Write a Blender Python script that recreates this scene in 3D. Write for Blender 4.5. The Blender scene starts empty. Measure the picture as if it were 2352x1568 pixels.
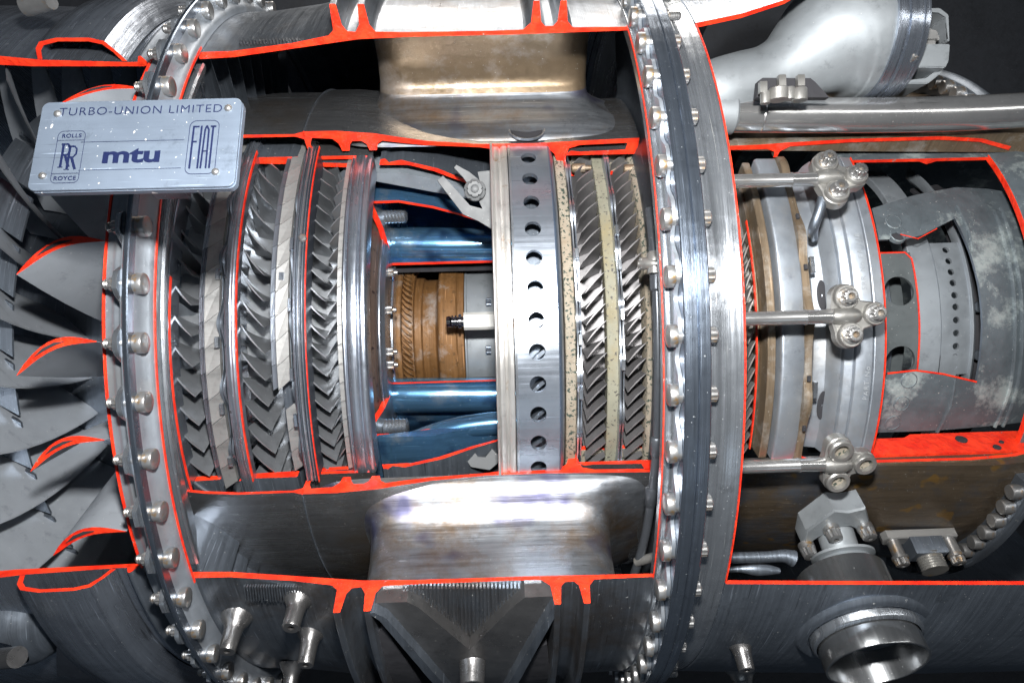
import bpy, bmesh, math, random
from mathutils import Vector, Matrix
random.seed(7)
S = bpy.context.scene
R = math.radians
# ------------------------------------------------------------------ camera
# engine axis = world X, engine radius in the same unit, the camera stands 2 units from the axis
CF, CH, PITCH, YAW, ROLL, CD = 1585.4, .0135, .0168, .0236, .0278, 2.0
_A = Matrix(((math.cos(YAW), -math.sin(YAW), 0), (math.sin(YAW), math.cos(YAW), 0), (0, 0, 1)))
_B = Matrix(((1, 0, 0), (0, math.cos(PITCH), -math.sin(PITCH)), (0, math.sin(PITCH), math.cos(PITCH))))
_C = Matrix(((math.cos(ROLL), 0, -math.sin(ROLL)), (0, 1, 0), (math.sin(ROLL), 0, math.cos(ROLL))))
CM = _C @ _B @ _A                       # world -> (right, forward, up)
CO = Vector((0, -CD, CH))
cam_d = bpy.data.cameras.new('camera'); cam = bpy.data.objects.new('camera', cam_d)
S.collection.objects.link(cam); S.camera = cam
cam_d.sensor_width = 36; cam_d.lens = CF / 2352 * 36; cam_d.clip_start = .02; cam_d.clip_end = 100
inv = CM.transposed()
rt, fw, up = inv @ Vector((1, 0, 0)), inv @ Vector((0, 1, 0)), inv @ Vector((0, 0, 1))
cam.matrix_world = Matrix(((rt.x, up.x, -fw.x, CO.x), (rt.y, up.y, -fw.y, CO.y), (rt.z, up.z, -fw.z, CO.z), (0, 0, 0, 1)))
# ------------------------------------------------------------------ light
W = bpy.data.worlds.new('World'); S.world = W; W.use_nodes = True
W.node_tree.nodes['Background'].inputs[0].default_value = (.62, .78, 1, 1)
W.node_tree.nodes['Background'].inputs[1].default_value = .045
def area(name, loc, tgt, sx, sy, e, col):
    l = bpy.data.lights.new(name, 'AREA'); l.shape = 'RECTANGLE'; l.size = sx; l.size_y = sy; l.energy = e; l.color = col
    o = bpy.data.objects.new(name, l); S.collection.objects.link(o); o.location = loc
    o.rotation_euler = (Vector(tgt) - Vector(loc)).to_track_quat('-Z', 'Y').to_euler()
area('camera_flash', (.03, -2.0, .36), (0, 0, .0), .12, .08, 74, (1, .99, .97))
area('ceiling_lamp', (.2, .5, 3.2), (0, -.2, 0), 2.2, .5, 46, (1, .93, .85))
area('strip_lamp', (2.4, -3.0, .75), (.9, -.5, .45), 3.4, .14, 22, (1, .98, .95))
area('low_fill', (-.5, -3.6, -2.4), (0, 0, 0), 2.4, .6, 5, (.75, .88, 1))  # added fill from below, for undersides and the lower fairing's highlight
S.view_settings.view_transform = 'Standard'; S.view_settings.look = 'None'
S.view_settings.exposure = 0; S.view_settings.gamma = 1
S.render.resolution_x = 1024; S.render.resolution_y = 682
# ------------------------------------------------------------------ pixel / cylinder geometry
def ray(px, py):
    return inv @ Vector(((px - 1176) / CF, 1, -(py - 784) / CF))
def cyl(px, py, r):                     # photo point -> (x, theta) on the cylinder of radius r
    d = ray(px, py); a = d.y**2 + d.z**2; b = 2 * (CO.y * d.y + CO.z * d.z); c = CO.y**2 + CO.z**2 - r * r
    q = max(0, b * b - 4 * a * c); t = (-b - math.sqrt(q)) / (2 * a); P = CO + t * d
    return P.x, math.degrees(math.atan2(P.z, -P.y))
def X(px, r, py=765): return cyl(px, py, r)[0]
def atd(px, py, y):                     # photo point -> world point in the plane y = const
    d = ray(px, py); return CO + d * ((y - CO.y) / d.y)
def P(x, r, t): return Vector((x, -r * math.cos(R(t)), r * math.sin(R(t))))
# ------------------------------------------------------------------ materials
def nn(nt, typ, **k):
    n = nt.nodes.new(typ)
    for a, v in k.items(): setattr(n, a, v)
    return n
def mix(nt, fac, a, b):
    m = nn(nt, 'ShaderNodeMix', data_type='RGBA')
    for s, v in ((0, fac), (6, a), (7, b)):
        if isinstance(v, bpy.types.NodeSocket): nt.links.new(v, m.inputs[s])
        else: m.inputs[s].default_value = v if s == 0 else (*v, 1)
    return m.outputs[2]
def noise(nt, scale, sc=(1, 1, 1), detail=4, lo=.4, hi=.6, rough=.6, off=0):
    tc = nn(nt, 'ShaderNodeTexCoord'); mp = nn(nt, 'ShaderNodeMapping'); mp.inputs['Scale'].default_value = sc
    mp.inputs['Location'].default_value = (off, off * .7, off * 1.3)
    nt.links.new(tc.outputs['Object'], mp.inputs[0])
    n = nn(nt, 'ShaderNodeTexNoise'); n.inputs['Scale'].default_value = scale; n.inputs['Detail'].default_value = detail
    n.inputs['Roughness'].default_value = rough
    nt.links.new(mp.outputs[0], n.inputs['Vector'])
    mr = nn(nt, 'ShaderNodeMapRange'); mr.inputs[1].default_value = lo; mr.inputs[2].default_value = hi
    nt.links.new(n.outputs[0], mr.inputs[0]); return mr.outputs[0]
MATS = {}
def metal(name, col, rough=.38, met=.85, streak=None, sk=.35, blot=None, blot_s=6, blot_r=(.5, .7), spots=None, spot_r=(.62, .66),
          spot_s=60, bump=.25, dust=.5, col2=None):
    m = bpy.data.materials.new(name); m.use_nodes = True; nt = m.node_tree; b = nt.nodes['Principled BSDF']
    c = (*col,)
    dark = tuple(v * (1 - sk) for v in c); lite = tuple(min(1, v * (1 + sk)) for v in c)
    big = noise(nt, 5, detail=5, lo=.3, hi=.7)
    out = mix(nt, big, tuple(v * .70 for v in c), tuple(min(1, v * 1.22) for v in (col2 or c)))
    sc = {'circ': (160, 2.5, 2.5), 'axial': (2.5, 90, 90), None: (30, 30, 30)}[streak]
    st = noise(nt, 1, sc, detail=6, lo=.3, hi=.7, rough=.7)
    out = mix(nt, .5, out, mix(nt, st, dark, lite))
    out = mix(nt, noise(nt, 26, detail=8, lo=.56, hi=.80, rough=.75, off=7), out, tuple(v * .5 for v in c))
    if streak:
        scr = {'circ': (260, 7, 7), 'axial': (7, 240, 240)}[streak]
        out = mix(nt, noise(nt, 1, scr, detail=2, lo=.68, hi=.73, off=13), out, tuple(min(1, v * 2.0 + .03) for v in c))
        out = mix(nt, noise(nt, 1, scr, detail=3, lo=.66, hi=.76, off=17), out, tuple(v * .35 for v in c))
    if blot:
        out = mix(nt, noise(nt, blot_s, detail=7, lo=blot_r[0], hi=blot_r[1], rough=.7, off=3), out, blot)
    if spots:
        out = mix(nt, noise(nt, spot_s, detail=2, lo=spot_r[0], hi=spot_r[1], off=9), out, spots)
    if dust:
        fine = noise(nt, 210, detail=1, lo=.745, hi=.78, off=5)
        gate = nn(nt, 'ShaderNodeMath', operation='MULTIPLY'); nt.links.new(fine, gate.inputs[0]); gate.inputs[1].default_value = dust * .7
        out = mix(nt, gate.outputs[0], out, (.75, .75, .72))
        mm = nn(nt, 'ShaderNodeMath', operation='MULTIPLY_ADD'); nt.links.new(gate.outputs[0], mm.inputs[0])
        mm.inputs[1].default_value = -met; mm.inputs[2].default_value = met; nt.links.new(mm.outputs[0], b.inputs['Metallic'])
    else: b.inputs['Metallic'].default_value = met
    nt.links.new(out, b.inputs['Base Color'])
    rr = nn(nt, 'ShaderNodeMapRange'); rr.inputs[3].default_value = rough * .7; rr.inputs[4].default_value = min(1, rough * 1.35)
    mixr = nn(nt, 'ShaderNodeMath', operation='MULTIPLY_ADD'); nt.links.new(st, mixr.inputs[0]); mixr.inputs[1].default_value = .5
    hb = nn(nt, 'ShaderNodeMath', operation='MULTIPLY'); nt.links.new(big, hb.inputs[0]); hb.inputs[1].default_value = .5
    nt.links.new(hb.outputs[0], mixr.inputs[2]); nt.links.new(mixr.outputs[0], rr.inputs[0]); nt.links.new(rr.outputs[0], b.inputs['Roughness'])
    if bump:
        bp = nn(nt, 'ShaderNodeBump'); bp.inputs['Strength'].default_value = bump; bp.inputs['Distance'].default_value = .0012
        nt.links.new(st, bp.inputs['Height'])
        dn = nn(nt, 'ShaderNodeBump'); dn.inputs['Strength'].default_value = min(1, bump * 1.2); dn.inputs['Distance'].default_value = .004
        nt.links.new(noise(nt, 14, detail=2, lo=.2, hi=.8, off=2), dn.inputs['Height']); nt.links.new(bp.outputs[0], dn.inputs['Normal'])
        nt.links.new(dn.outputs[0], b.inputs['Normal'])
    MATS[name] = m; return m
ST = metal('satin_steel', (.36, .40, .465), .27, .9, 'circ', .42)
STL = metal('bright_steel', (.47, .505, .55), .26, .9, 'circ', .35)
STD = metal('dark_steel', (.16, .185, .22), .42, .8, 'circ', .3, dust=.8)
STA = metal('axial_brushed_steel', (.30, .32, .35), .37, .9, 'axial', .45, blot=(.22, .15, .09), blot_s=5, blot_r=(.47, .68), spots=(.12, .12, .2), spot_s=9, spot_r=(.58, .72))
DUCT = metal('duct_skin', (.40, .41, .43), .25, .93, 'axial', .25, blot=(.30, .22, .14), blot_s=4, blot_r=(.5, .8))
CAST = metal('machined_casing', (.24, .265, .30), .32, .9, 'circ', .4, blot=(.15, .105, .07), blot_s=4, blot_r=(.5, .75), dust=.8)
BLK = metal('black_ring', (.06, .07, .09), .38, .7, 'circ', .3, dust=.8)
BOLT = metal('bolt_steel', (.37, .37, .37), .34, .85, None, .25, blot=(.45, .27, .10), blot_s=25, blot_r=(.56, .66), bump=.1)
BLADE = metal('blade_metal', (.27, .285, .305), .38, .72, None, .12, bump=.15, dust=.7)
BLADE_D = metal('fan_blade_titanium', (.36, .39, .43), .40, .5, None, .06, bump=.05, dust=.6)
TBLADE = metal('turbine_blade_metal', (.20, .195, .20), .48, .6, None, .15, bump=.2, dust=.4)
SEG = metal('pale_segment_alloy', (.37, .37, .365), .40, .7, 'axial', .06, dust=.3)
RUST = metal('rusted_shaft', (.165, .08, .026), .58, .35, 'circ', .4, blot=(.26, .22, .19), blot_s=7, blot_r=(.54, .66), spots=(.12, .06, .02), spot_s=50, bump=.6, dust=.3)
BROWN = metal('heat_browned_skin', (.17, .125, .08), .40, .75, None, .2, blot=(.33, .30, .28), blot_s=5, blot_r=(.5, .7), bump=.3)
OILY = metal('oil_stained_casing', (.15, .115, .08), .4, .7, 'axial', .3, blot=(.10, .11, .13), blot_s=5, blot_r=(.45, .6), spots=(.25, .15, .05), spot_s=14, bump=.4)
RUSTY = metal('rusty_flange_metal', (.20, .15, .10), .5, .6, 'circ', .4, blot=(.38, .36, .33), blot_s=12, bump=.4)
SPECK = metal('speckled_coating', (.25, .22, .175), .7, .15, None, .12, blot=(.20, .15, .10), spots=(.03, .045, .035), spot_s=150, spot_r=(.56, .60), bump=.5, dust=.2)
CREAM = metal('cream_coating', (.19, .185, .14), .65, .1, None, .08, blot=(.20, .16, .08), spots=(.05, .045, .04), spot_s=150, spot_r=(.62, .65), bump=.3, dust=.2)
BLUE = metal('blue_tempered_liner', (.14, .31, .50), .20, .85, 'axial', .45, blot=(.50, .58, .64), blot_s=7, blot_r=(.54, .72), spots=(.03, .08, .20), spot_s=10, spot_r=(.55, .7), bump=.05, col2=(.10, .30, .60))  # the pale blots paint white glints into the blue
EXH = metal('weathered_exhaust_skin', (.125, .15, .168), .55, .5, None, .2, blot=(.36, .41, .41), blot_s=7, blot_r=(.53, .63), bump=.5, dust=.8)
GREY = metal('matt_grey_alloy', (.29, .315, .335), .52, .55, None, .06, bump=.15, dust=.3)
PLT = metal('blue_steel_plate', (.21, .25, .31), .25, .92, 'circ', .35, dust=.5)
CONE = metal('grey_cone_alloy', (.33, .365, .41), .42, .7, None, .12, blot=(.34, .35, .36), blot_s=7, bump=.2)
PIPE = metal('polished_pipe', (.52, .52, .52), .2, .85, 'axial', .2, blot=(.40, .28, .16), blot_s=4, blot_r=(.56, .8), bump=.03, dust=.3)
FIT = metal('fitting_alloy', (.34, .335, .32), .40, .75, None, .15, blot=(.40, .28, .14), blot_s=22, blot_r=(.6, .7))
BLACKIN = metal('opening_black', (.03, .03, .035), .7, .2, None, .2, dust=0)  # flat black painting the shade inside holes, slots and recesses
PLATE = metal('plate_aluminium', (.17, .21, .27), .42, .55, 'axial', .06, spots=(.8, .8, .8), spot_s=75, spot_r=(.70, .73), bump=.08, dust=.9)
def flat(name, col, rough=.5, met=0):
    m = bpy.data.materials.new(name); m.use_nodes = True; b = m.node_tree.nodes['Principled BSDF']
    b.inputs['Base Color'].default_value = (*col, 1); b.inputs['Roughness'].default_value = rough; b.inputs['Metallic'].default_value = met
    MATS[name] = m; return m
INK = flat('dark_blue_print', (.006, .010, .04), .4)
def redmat():
    m = bpy.data.materials.new('red_paint'); m.use_nodes = True; nt = m.node_tree; b = nt.nodes['Principled BSDF']
    c = mix(nt, noise(nt, 30, detail=5, lo=.35, hi=.65), (.62, .018, .006), (.85, .045, .012))
    c = mix(nt, noise(nt, 60, detail=4, lo=.69, hi=.73, off=4), c, (.25, .2, .18))
    nt.links.new(c, b.inputs['Base Color']); b.inputs['Roughness'].default_value = .38
    bp = nn(nt, 'ShaderNodeBump'); bp.inputs['Strength'].default_value = .5; bp.inputs['Distance'].default_value = .002
    nt.links.new(noise(nt, 60, detail=3), bp.inputs['Height']); nt.links.new(bp.outputs[0], b.inputs['Normal'])
    return m
RED = redmat()
STRAP = metal('strap_grey', (.10, .105, .11), .6, .15, None, .12, bump=.1)
# ------------------------------------------------------------------ objects
def link(name, me, parent=None, label=None, kind=None, mats=()):
    o = bpy.data.objects.new(name, me); S.collection.objects.link(o)
    if parent is not None: o.parent = parent
    for m in mats: me.materials.append(m)
    if label: o['label'] = label
    if kind: o['kind'] = kind
    return o
def obj(name, bm, mats, parent=None, label=None, kind=None, smooth=38, flatten=False):
    bmesh.ops.recalc_face_normals(bm, faces=bm.faces)
    me = bpy.data.meshes.new(name); bm.to_mesh(me); bm.free()
    if not isinstance(mats, (list, tuple)): mats = [mats]
    if not flatten:
        me.shade_smooth(); me.set_sharp_from_angle(angle=R(smooth))
    return link(name, me, parent, label, kind, mats)
def place(o, x, r, t, spin=0):
    """frame at engine radius r, angle t: local X = engine axis, local Z = radially outward"""
    o.location = P(x, r, t)
    z = Vector((0, -math.cos(R(t)), math.sin(R(t)))); xx = Vector((1, 0, 0)); y = z.cross(xx)
    M = Matrix((xx, y, z)).transposed().to_4x4()
    o.rotation_euler = (M @ Matrix.Rotation(R(spin), 4, 'Z')).to_euler()
def dup(o, parent=None, t=None):
    c = o.copy(); S.collection.objects.link(c)
    c.parent = parent if parent is not None else o.parent
    for ch in o.children:
        d = ch.copy(); S.collection.objects.link(d); d.parent = c
    return c
def chamf(pts, c):
    if not c: return pts
    out = []; n = len(pts)
    for i in range(n):
        p = Vector(pts[i]).to_2d() if len(pts[i]) > 2 else Vector(pts[i]); a = Vector(pts[i - 1]); b = Vector(pts[(i + 1) % n])
        d1, d2 = a - p, b - p
        if d1.length < 1e-6 or d2.length < 1e-6: out.append(tuple(p)); continue
        ang = d1.angle(d2)
        if ang > R(150): out.append(tuple(p)); continue
        k = min(c, d1.length * .3, d2.length * .3)
        out.append(tuple(p + d1.normalized() * k)); out.append(tuple(p + d2.normalized() * k))
    return out
def rev(bm, prof, t0, t1, cap=None, c=.0018, step=1.5, mi=0, tw=None):
    """revolve the closed (x, r) outline about the engine axis from angle t0 to t1 (degrees)"""
    full = (t1 - t0) >= 359.99
    n = max(2, int(math.ceil((t1 - t0) / step)))
    fn = prof if callable(prof) else None
    base = None if fn else chamf(prof, c)
    rings = []
    for i in range(n + (0 if full else 1)):
        t = t0 + (t1 - t0) * i / n
        pr = fn(t) if fn else base
        rings.append([bm.verts.new(P(x, r, t + (tw(x, r) if tw else 0))) for x, r in pr])
    m = len(rings[0])
    for i in range(n):
        A, B = rings[i], rings[(i + 1) % len(rings)]
        for j in range(m):
            f = bm.faces.new((A[j], A[(j + 1) % m], B[(j + 1) % m], B[j])); f.material_index = mi
    if not full:
        for k, rg in ((0, rings[0]), (1, rings[-1])):
            f = bm.faces.new(rg if k == 0 else rg[::-1]); f.material_index = mi if cap is None else cap
def ringo(name, prof, mats, parent, t0=0, t1=360, cap=None, label=None, c=.0018, step=1.5, kind=None, tw=None):
    bm = bmesh.new(); rev(bm, prof, t0, t1, cap, c, step, tw=tw); return obj(name, bm, mats, parent, label, kind)
def rect(x0, x1, r0, r1): return [(x0, r0), (x1, r0), (x1, r1), (x0, r1)]
def lathe(bm, prof, seg=24, mod=None, M=None, mi=0, closed=True):
    """outline (z, r) turned about local Z; mod(z, angle) scales r"""
    rings = []
    for z, r in prof:
        ring = []
        for i in range(seg):
            a = 2 * math.pi * i / seg; k = mod(z, a) if mod else 1
            v = Vector((r * k * math.cos(a), r * k * math.sin(a), z)); ring.append(bm.verts.new(M @ v if M else v))
        rings.append(ring)
    for A, B in zip(rings, rings[1:]):
        for i in range(seg):
            f = bm.faces.new((A[i], A[(i + 1) % seg], B[(i + 1) % seg], B[i])); f.material_index = mi
    if closed:
        for rg in (rings[0][::-1], rings[-1]):
            f = bm.faces.new(rg); f.material_index = mi
def tube(bm, pts, rad, seg=14, caps=True, mi=0, sub=6):
    pts = [Vector(p) for p in pts]
    if isinstance(rad, (int, float)): rad = [rad] * len(pts)
    # catmull-rom
    P2, R2 = [], []
    if len(pts) > 2 and sub > 1:
        for i in range(len(pts) - 1):
            p0, p1, p2, p3 = pts[max(0, i - 1)], pts[i], pts[i + 1], pts[min(len(pts) - 1, i + 2)]
            for k in range(sub):
                t = k / sub
                P2.append(.5 * ((2 * p1) + (p2 - p0) * t + (2 * p0 - 5 * p1 + 4 * p2 - p3) * t * t + (3 * p1 - p0 - 3 * p2 + p3) * t**3))
                q0, q1, q2, q3 = rad[max(0, i - 1)], rad[i], rad[i + 1], rad[min(len(rad) - 1, i + 2)]
                R2.append(.5 * (2 * q1 + (q2 - q0) * t + (2 * q0 - 5 * q1 + 4 * q2 - q3) * t * t + (3 * q1 - q0 - 3 * q2 + q3) * t**3))
        P2.append(pts[-1]); R2.append(rad[-1])
    else: P2, R2 = pts, rad
    rings = []; u = None
    for i, p in enumerate(P2):
        d = (P2[min(i + 1, len(P2) - 1)] - P2[max(0, i - 1)]).normalized()
        if u is None: u = d.orthogonal().normalized()
        u = (u - d * u.dot(d)).normalized(); v = d.cross(u)
        rings.append([bm.verts.new(p + (u * math.cos(2 * math.pi * k / seg) + v * math.sin(2 * math.pi * k / seg)) * R2[i]) for k in range(seg)])
    for A, B in zip(rings, rings[1:]):
        for k in range(seg):
            f = bm.faces.new((A[k], A[(k + 1) % seg], B[(k + 1) % seg], B[k])); f.material_index = mi
    if caps: bm.faces.new(rings[0][::-1]); bm.faces.new(rings[-1])
def prism(bm, poly, z0, z1, M=None, mi=0, bev=0):
    """flat outline (x, y) between z0 and z1, optional chamfered top"""
    def ringv(pl, z): return [bm.verts.new((M @ Vector((x, y, z))) if M else Vector((x, y, z))) for x, y in pl]
    cx = sum(p[0] for p in poly) / len(poly); cy = sum(p[1] for p in poly) / len(poly)
    levels = [(poly, z0), (poly, z1 - bev)] if bev else [(poly, z0), (poly, z1)]
    if bev:
        n = len(poly); ins = []
        for i in range(n):
            a, p, b = Vector(poly[i - 1]), Vector(poly[i]), Vector(poly[(i + 1) % n])
            n1 = Vector((-(p - a).y, (p - a).x)).normalized(); n2 = Vector((-(b - p).y, (b - p).x)).normalized()
            ins.append(tuple(p + (n1 + n2).normalized() * bev * AREA_SIGN(poly)))
        levels.append((ins, z1))
    rs = [ringv(pl, z) for pl, z in levels]
    for A, B in zip(rs, rs[1:]):
        for i in range(len(A)):
            f = bm.faces.new((A[i], A[(i + 1) % len(A)], B[(i + 1) % len(A)], B[i])); f.material_index = mi
    for f in (bm.faces.new(rs[0][::-1]), bm.faces.new(rs[-1])): f.material_index = mi
def AREA_SIGN(poly):
    a = sum(poly[i - 1][0] * poly[i][1] - poly[i][0] * poly[i - 1][1] for i in range(len(poly)))
    return 1 if a > 0 else -1
def patch(bm, poly_xt, r0, r1, cap=None, step=3, mi=0):
    """outline in (x, theta) wrapped on the engine between radii r0 and r1 (r may be a function of x)"""
    b2 = bmesh.new()
    vs = [b2.verts.new((x, t, 0)) for x, t in poly_xt]; f = b2.faces.new(vs)
    ex = bmesh.ops.extrude_face_region(b2, geom=[f])
    for v in ex['geom']:
        if isinstance(v, bmesh.types.BMVert): v.co.z = 1
    ts = [t for x, t in poly_xt]; t = math.floor(min(ts) / step) * step + step
    while t < max(ts):
        bmesh.ops.bisect_plane(b2, geom=b2.verts[:] + b2.edges[:] + b2.faces[:], plane_co=(0, t, 0), plane_no=(0, 1, 0)); t += step
    if callable(r0) or callable(r1):
        xs = [x for x, t in poly_xt]; x = min(xs) + .02
        while x < max(xs):
            bmesh.ops.bisect_plane(b2, geom=b2.verts[:] + b2.edges[:] + b2.faces[:], plane_co=(x, 0, 0), plane_no=(1, 0, 0)); x += .02
    mp = {}; b2.verts.index_update()
    for v in b2.verts:
        x, t, z = v.co; a = r0(x) if callable(r0) else r0; b = r1(x) if callable(r1) else r1
        mp[v.index] = bm.verts.new(P(x, a + (b - a) * z, t))
    for f in b2.faces:
        side = abs(f.normal.z) < .5
        nf = bm.faces.new([mp[v.index] for v in f.verts]); nf.material_index = cap if (side and cap is not None) else mi
    b2.free()

# ================================================================== the setting
bm = bmesh.new(); n = 24
g = [[bm.verts.new((-5 + 10 * i / n, 1.7 + .05 * math.sin(i * 2.1) * math.sin(j * .7), -4 + 8 * j / n)) for j in range(n + 1)] for i in range(n + 1)]
for i in range(n):
    for j in range(n): bm.faces.new((g[i][j], g[i + 1][j], g[i + 1][j + 1], g[i][j + 1]))
CLOTH = metal('dark_backdrop_cloth', (.03, .034, .042), .9, 0, None, .4, bump=.4, dust=.15)
obj('backdrop', bm, CLOTH, None, 'dark cloth backdrop behind the engine', 'structure', smooth=80)

# ================================================================== the engine
E = bpy.data.objects.new('jet_engine', None); S.collection.objects.link(E)
E['label'] = 'cutaway jet engine of bare steel with bright red painted cut edges'
E['category'] = 'jet engine'
TOP, BOT = 42.0, -29.5                   # the window sawn out of the outer casing
WT, WB = 42.0, -27.0                     # the window in the core casing
def around(prof, mats, name, parent, top=TOP, bot=BOT, label=None, **k):
    return ringo(name, prof, mats, parent, top, 360 + bot, cap=1, label=label, **k)

# ---- fan casing with its hollow hoop
fan_prof = [(-1.9, .885), (-1.05, .873), (-.93, .868), (-.85, .858), (-.69, .850), (-.66, .850), (-.66, .841), (-.87, .845), (-1.05, .858), (-1.9, .865)]
around(fan_prof, [ST, RED], 'fan_casing', E, 40, -27.5, 'grey fan casing sawn open, its cut edge painted red')
hoop = [(-.855, .859), (-.848, .880), (-.835, .893), (-.80, .900), (-.74, .899), (-.715, .892), (-.700, .870), (-.690, .852),
        (-.699, .852), (-.708, .870), (-.722, .886), (-.745, .892), (-.80, .893), (-.830, .886), (-.840, .876), (-.846, .859)]
around(hoop, [ST, RED], 'stiffening_hoop', E, 40, -27.5, 'hollow stiffening hoop round the fan casing', c=0)
around([(-.648, .842), (-.66, .862), (-.665, .862), (-.675, .842)], [STD, RED], 'casing_step', E, 40, -27.5)

# ---- guide vanes behind the fan, cut off red
def vane_section(n=10, hollow=False):
    up_, lo_ = [], []
    for i in range(n + 1):
        s = i / n; cam_ = .20 * math.sin(math.pi * s) * (1 - .3 * s); th = .072 * (math.sin(math.pi * min(1, s * 1.02)) ** .7) * (1 - .5 * s) + .004
        up_.append((s, cam_ + th)); lo_.append((s, cam_ - th))
    return up_ + lo_[::-1]
def guide_vane(px0, py0, px1, py1, lean):
    x0, t0 = cyl(px0, py0, .848); x1, t1 = cyl(px1, py1, .848)
    bm = bmesh.new(); rows = []
    cx, ct = x1 - x0, (t1 - t0)
    L = math.hypot(cx, R(ct) * .85)
    for k in range(7):
        s = k / 6; r = .848 - s * .36; row = []
        for a, b in vane_section():
            xx = x0 + cx * a + .02 * s; tt = t0 + ct * a * (1 - .45 * s) + math.degrees(b * L / .85) * (1 - .2 * s) - lean * s * (1 - .3 * a)
            row.append(bm.verts.new(P(xx, r, tt)))
        rows.append(row)
    for A, B in zip(rows, rows[1:]):
        for i in range(len(A)): bm.faces.new((A[i], A[(i + 1) % len(A)], B[(i + 1) % len(A)], B[i]))
    f = bm.faces.new(rows[0]); f.material_index = 1; bm.faces.new(rows[-1][::-1])
    v = obj('guide_vane', bm, [BLADE_D, RED], E)
    # hollow slot in the cut face
    bm = bmesh.new()
    sl = [(.22, .6), (.30, .9), (.45, .9), (.56, .5), (.45, .05), (.30, .05)]
    pts = []
    for a, h in ((.22, .0), (.34, .45), (.48, .40), (.62, 0), (.48, -.3), (.34, -.3)):
        cam_ = .20 * math.sin(math.pi * a) * (1 - .3 * a)
        b = cam_ + h * .055
        pts.append((x0 + cx * a, t0 + ct * a + math.degrees(b * L / .85)))
    patch(bm, pts, .8484, .8500, step=30)
    obj('hollow_slot', bm, BLACKIN, v)
for a in ((135, 240, 322, 203, 5), (38, 630, 240, 553, 6), (38, 862, 222, 784, 4), (70, 1082, 240, 1010, 1), (122, 1275, 290, 1220, -3), (95, 425, 285, 372, 6)):
    guide_vane(*a)

# ---- fan rotor
fr = bpy.data.objects.new('fan_rotor', None); S.collection.objects.link(fr); fr.parent = E; fr['label'] = 'fan rotor with wide grey blades at the left end'
ringo('rotor_hub', [(-1.7, .42), (-.98, .46), (-.90, .47), (-.78, .50), (-.64, .52), (-.64, .44), (-1.7, .3)], STD, fr)
ringo('inner_platform', rect(-.80, -.785, .49, .56), ST, fr)
ringo('seal_ring', rect(-.775, -.768, .49, .55), STL, fr)
def fan_blade():
    bm = bmesh.new(); rows = []; m = 9
    for k in range(11):
        s = k / 10; r = .47 + s * .365; row = []
        st_ = 30 + 30 * s                # stagger from the axis
        ch = .20 + .05 * s
        for i in range(m):
            a = i / (m - 1) - 1
            cu = .018 * math.sin(math.pi * (a + 1))
            dx = a * ch * math.cos(R(st_)); dt = -a * ch * math.sin(R(st_)) + cu
            row.append((-.885 - .03 * s + dx, r, 6 * s * s + math.degrees(dt / r)))
        rows.append(row)
    for side in (0, 1):
        g = [[bm.verts.new(P(x, r, t + (.5 if side else 0) * (1 - .6 * abs(2 * j / (m - 1) - 1)))) for j, (x, r, t) in enumerate(row)] for row in rows]
        for A, B in zip(g, g[1:]):
            for i in range(m - 1): bm.faces.new((A[i], A[i + 1], B[i + 1], B[i]))
    bmesh.ops.remove_doubles(bm, verts=bm.verts, dist=.0001)
    es = [e for e in bm.edges if len(e.link_faces) == 1]
    o = obj('fan_blade', bm, BLADE_D, fr)
    # mid-span shroud
    bm = bmesh.new()
    for t0_, t1_ in ((-7.5, 7.5),):
        prof = [(-1.02, .655), (-.935, .648), (-.925, .652), (-.925, .657), (-1.02, .664)]
        rev(bm, prof, -1.5, 7.2, c=0, step=2, tw=lambda x, r: (x + .95) * -60)
    obj('span_shroud', bm, STD, o)
    return o
fb = fan_blade(); NB = 36
for k in range(-9, 10):
    o = fb if k == 0 else dup(fb)
    o.rotation_euler = (-R(360 / NB * k + 2), 0, 0)

# ---- front flange
ff = ringo('front_flange', [(-.571, .915), (-.571, .862), (-.580, .862), (-.580, .915)], PLT, E, label='tall dark flange ring in front of the bypass casing')
ringo('flange_plate', [(-.581, .905), (-.581, .86), (-.586, .86), (-.586, .905)], STL, ff)
def scallop(R0, amp, n, ph, x0, x1, rin):
    def fn(t):
        c = .5 + .5 * math.cos(R((t - ph) * n)); c = min(1, 1.25 * c) ** .9
        ro = R0 + amp * c
        return [(x0, rin), (x1, rin), (x1, ro), (x0, ro)]
    return fn
xf0 = X(240, .858)
ringo('scalloped_ring', scallop(.872, .040, 59, 0.6, -.597, -.589, .855), STL, ff, step=.6)
ringo('front_barrel', [(xf0, .842), (xf0, .858), (-.626, .858), (-.620, .862), (-.604, .862), (-.594, .866), (-.587, .866), (-.587, .842)], CONE, E, label='polished barrel between fan casing and front flange')
ringo('barrel_edge', rect(xf0 - .003, xf0 + .0005, .845, .8595), RED, E, -27, 40, c=0)
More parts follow.
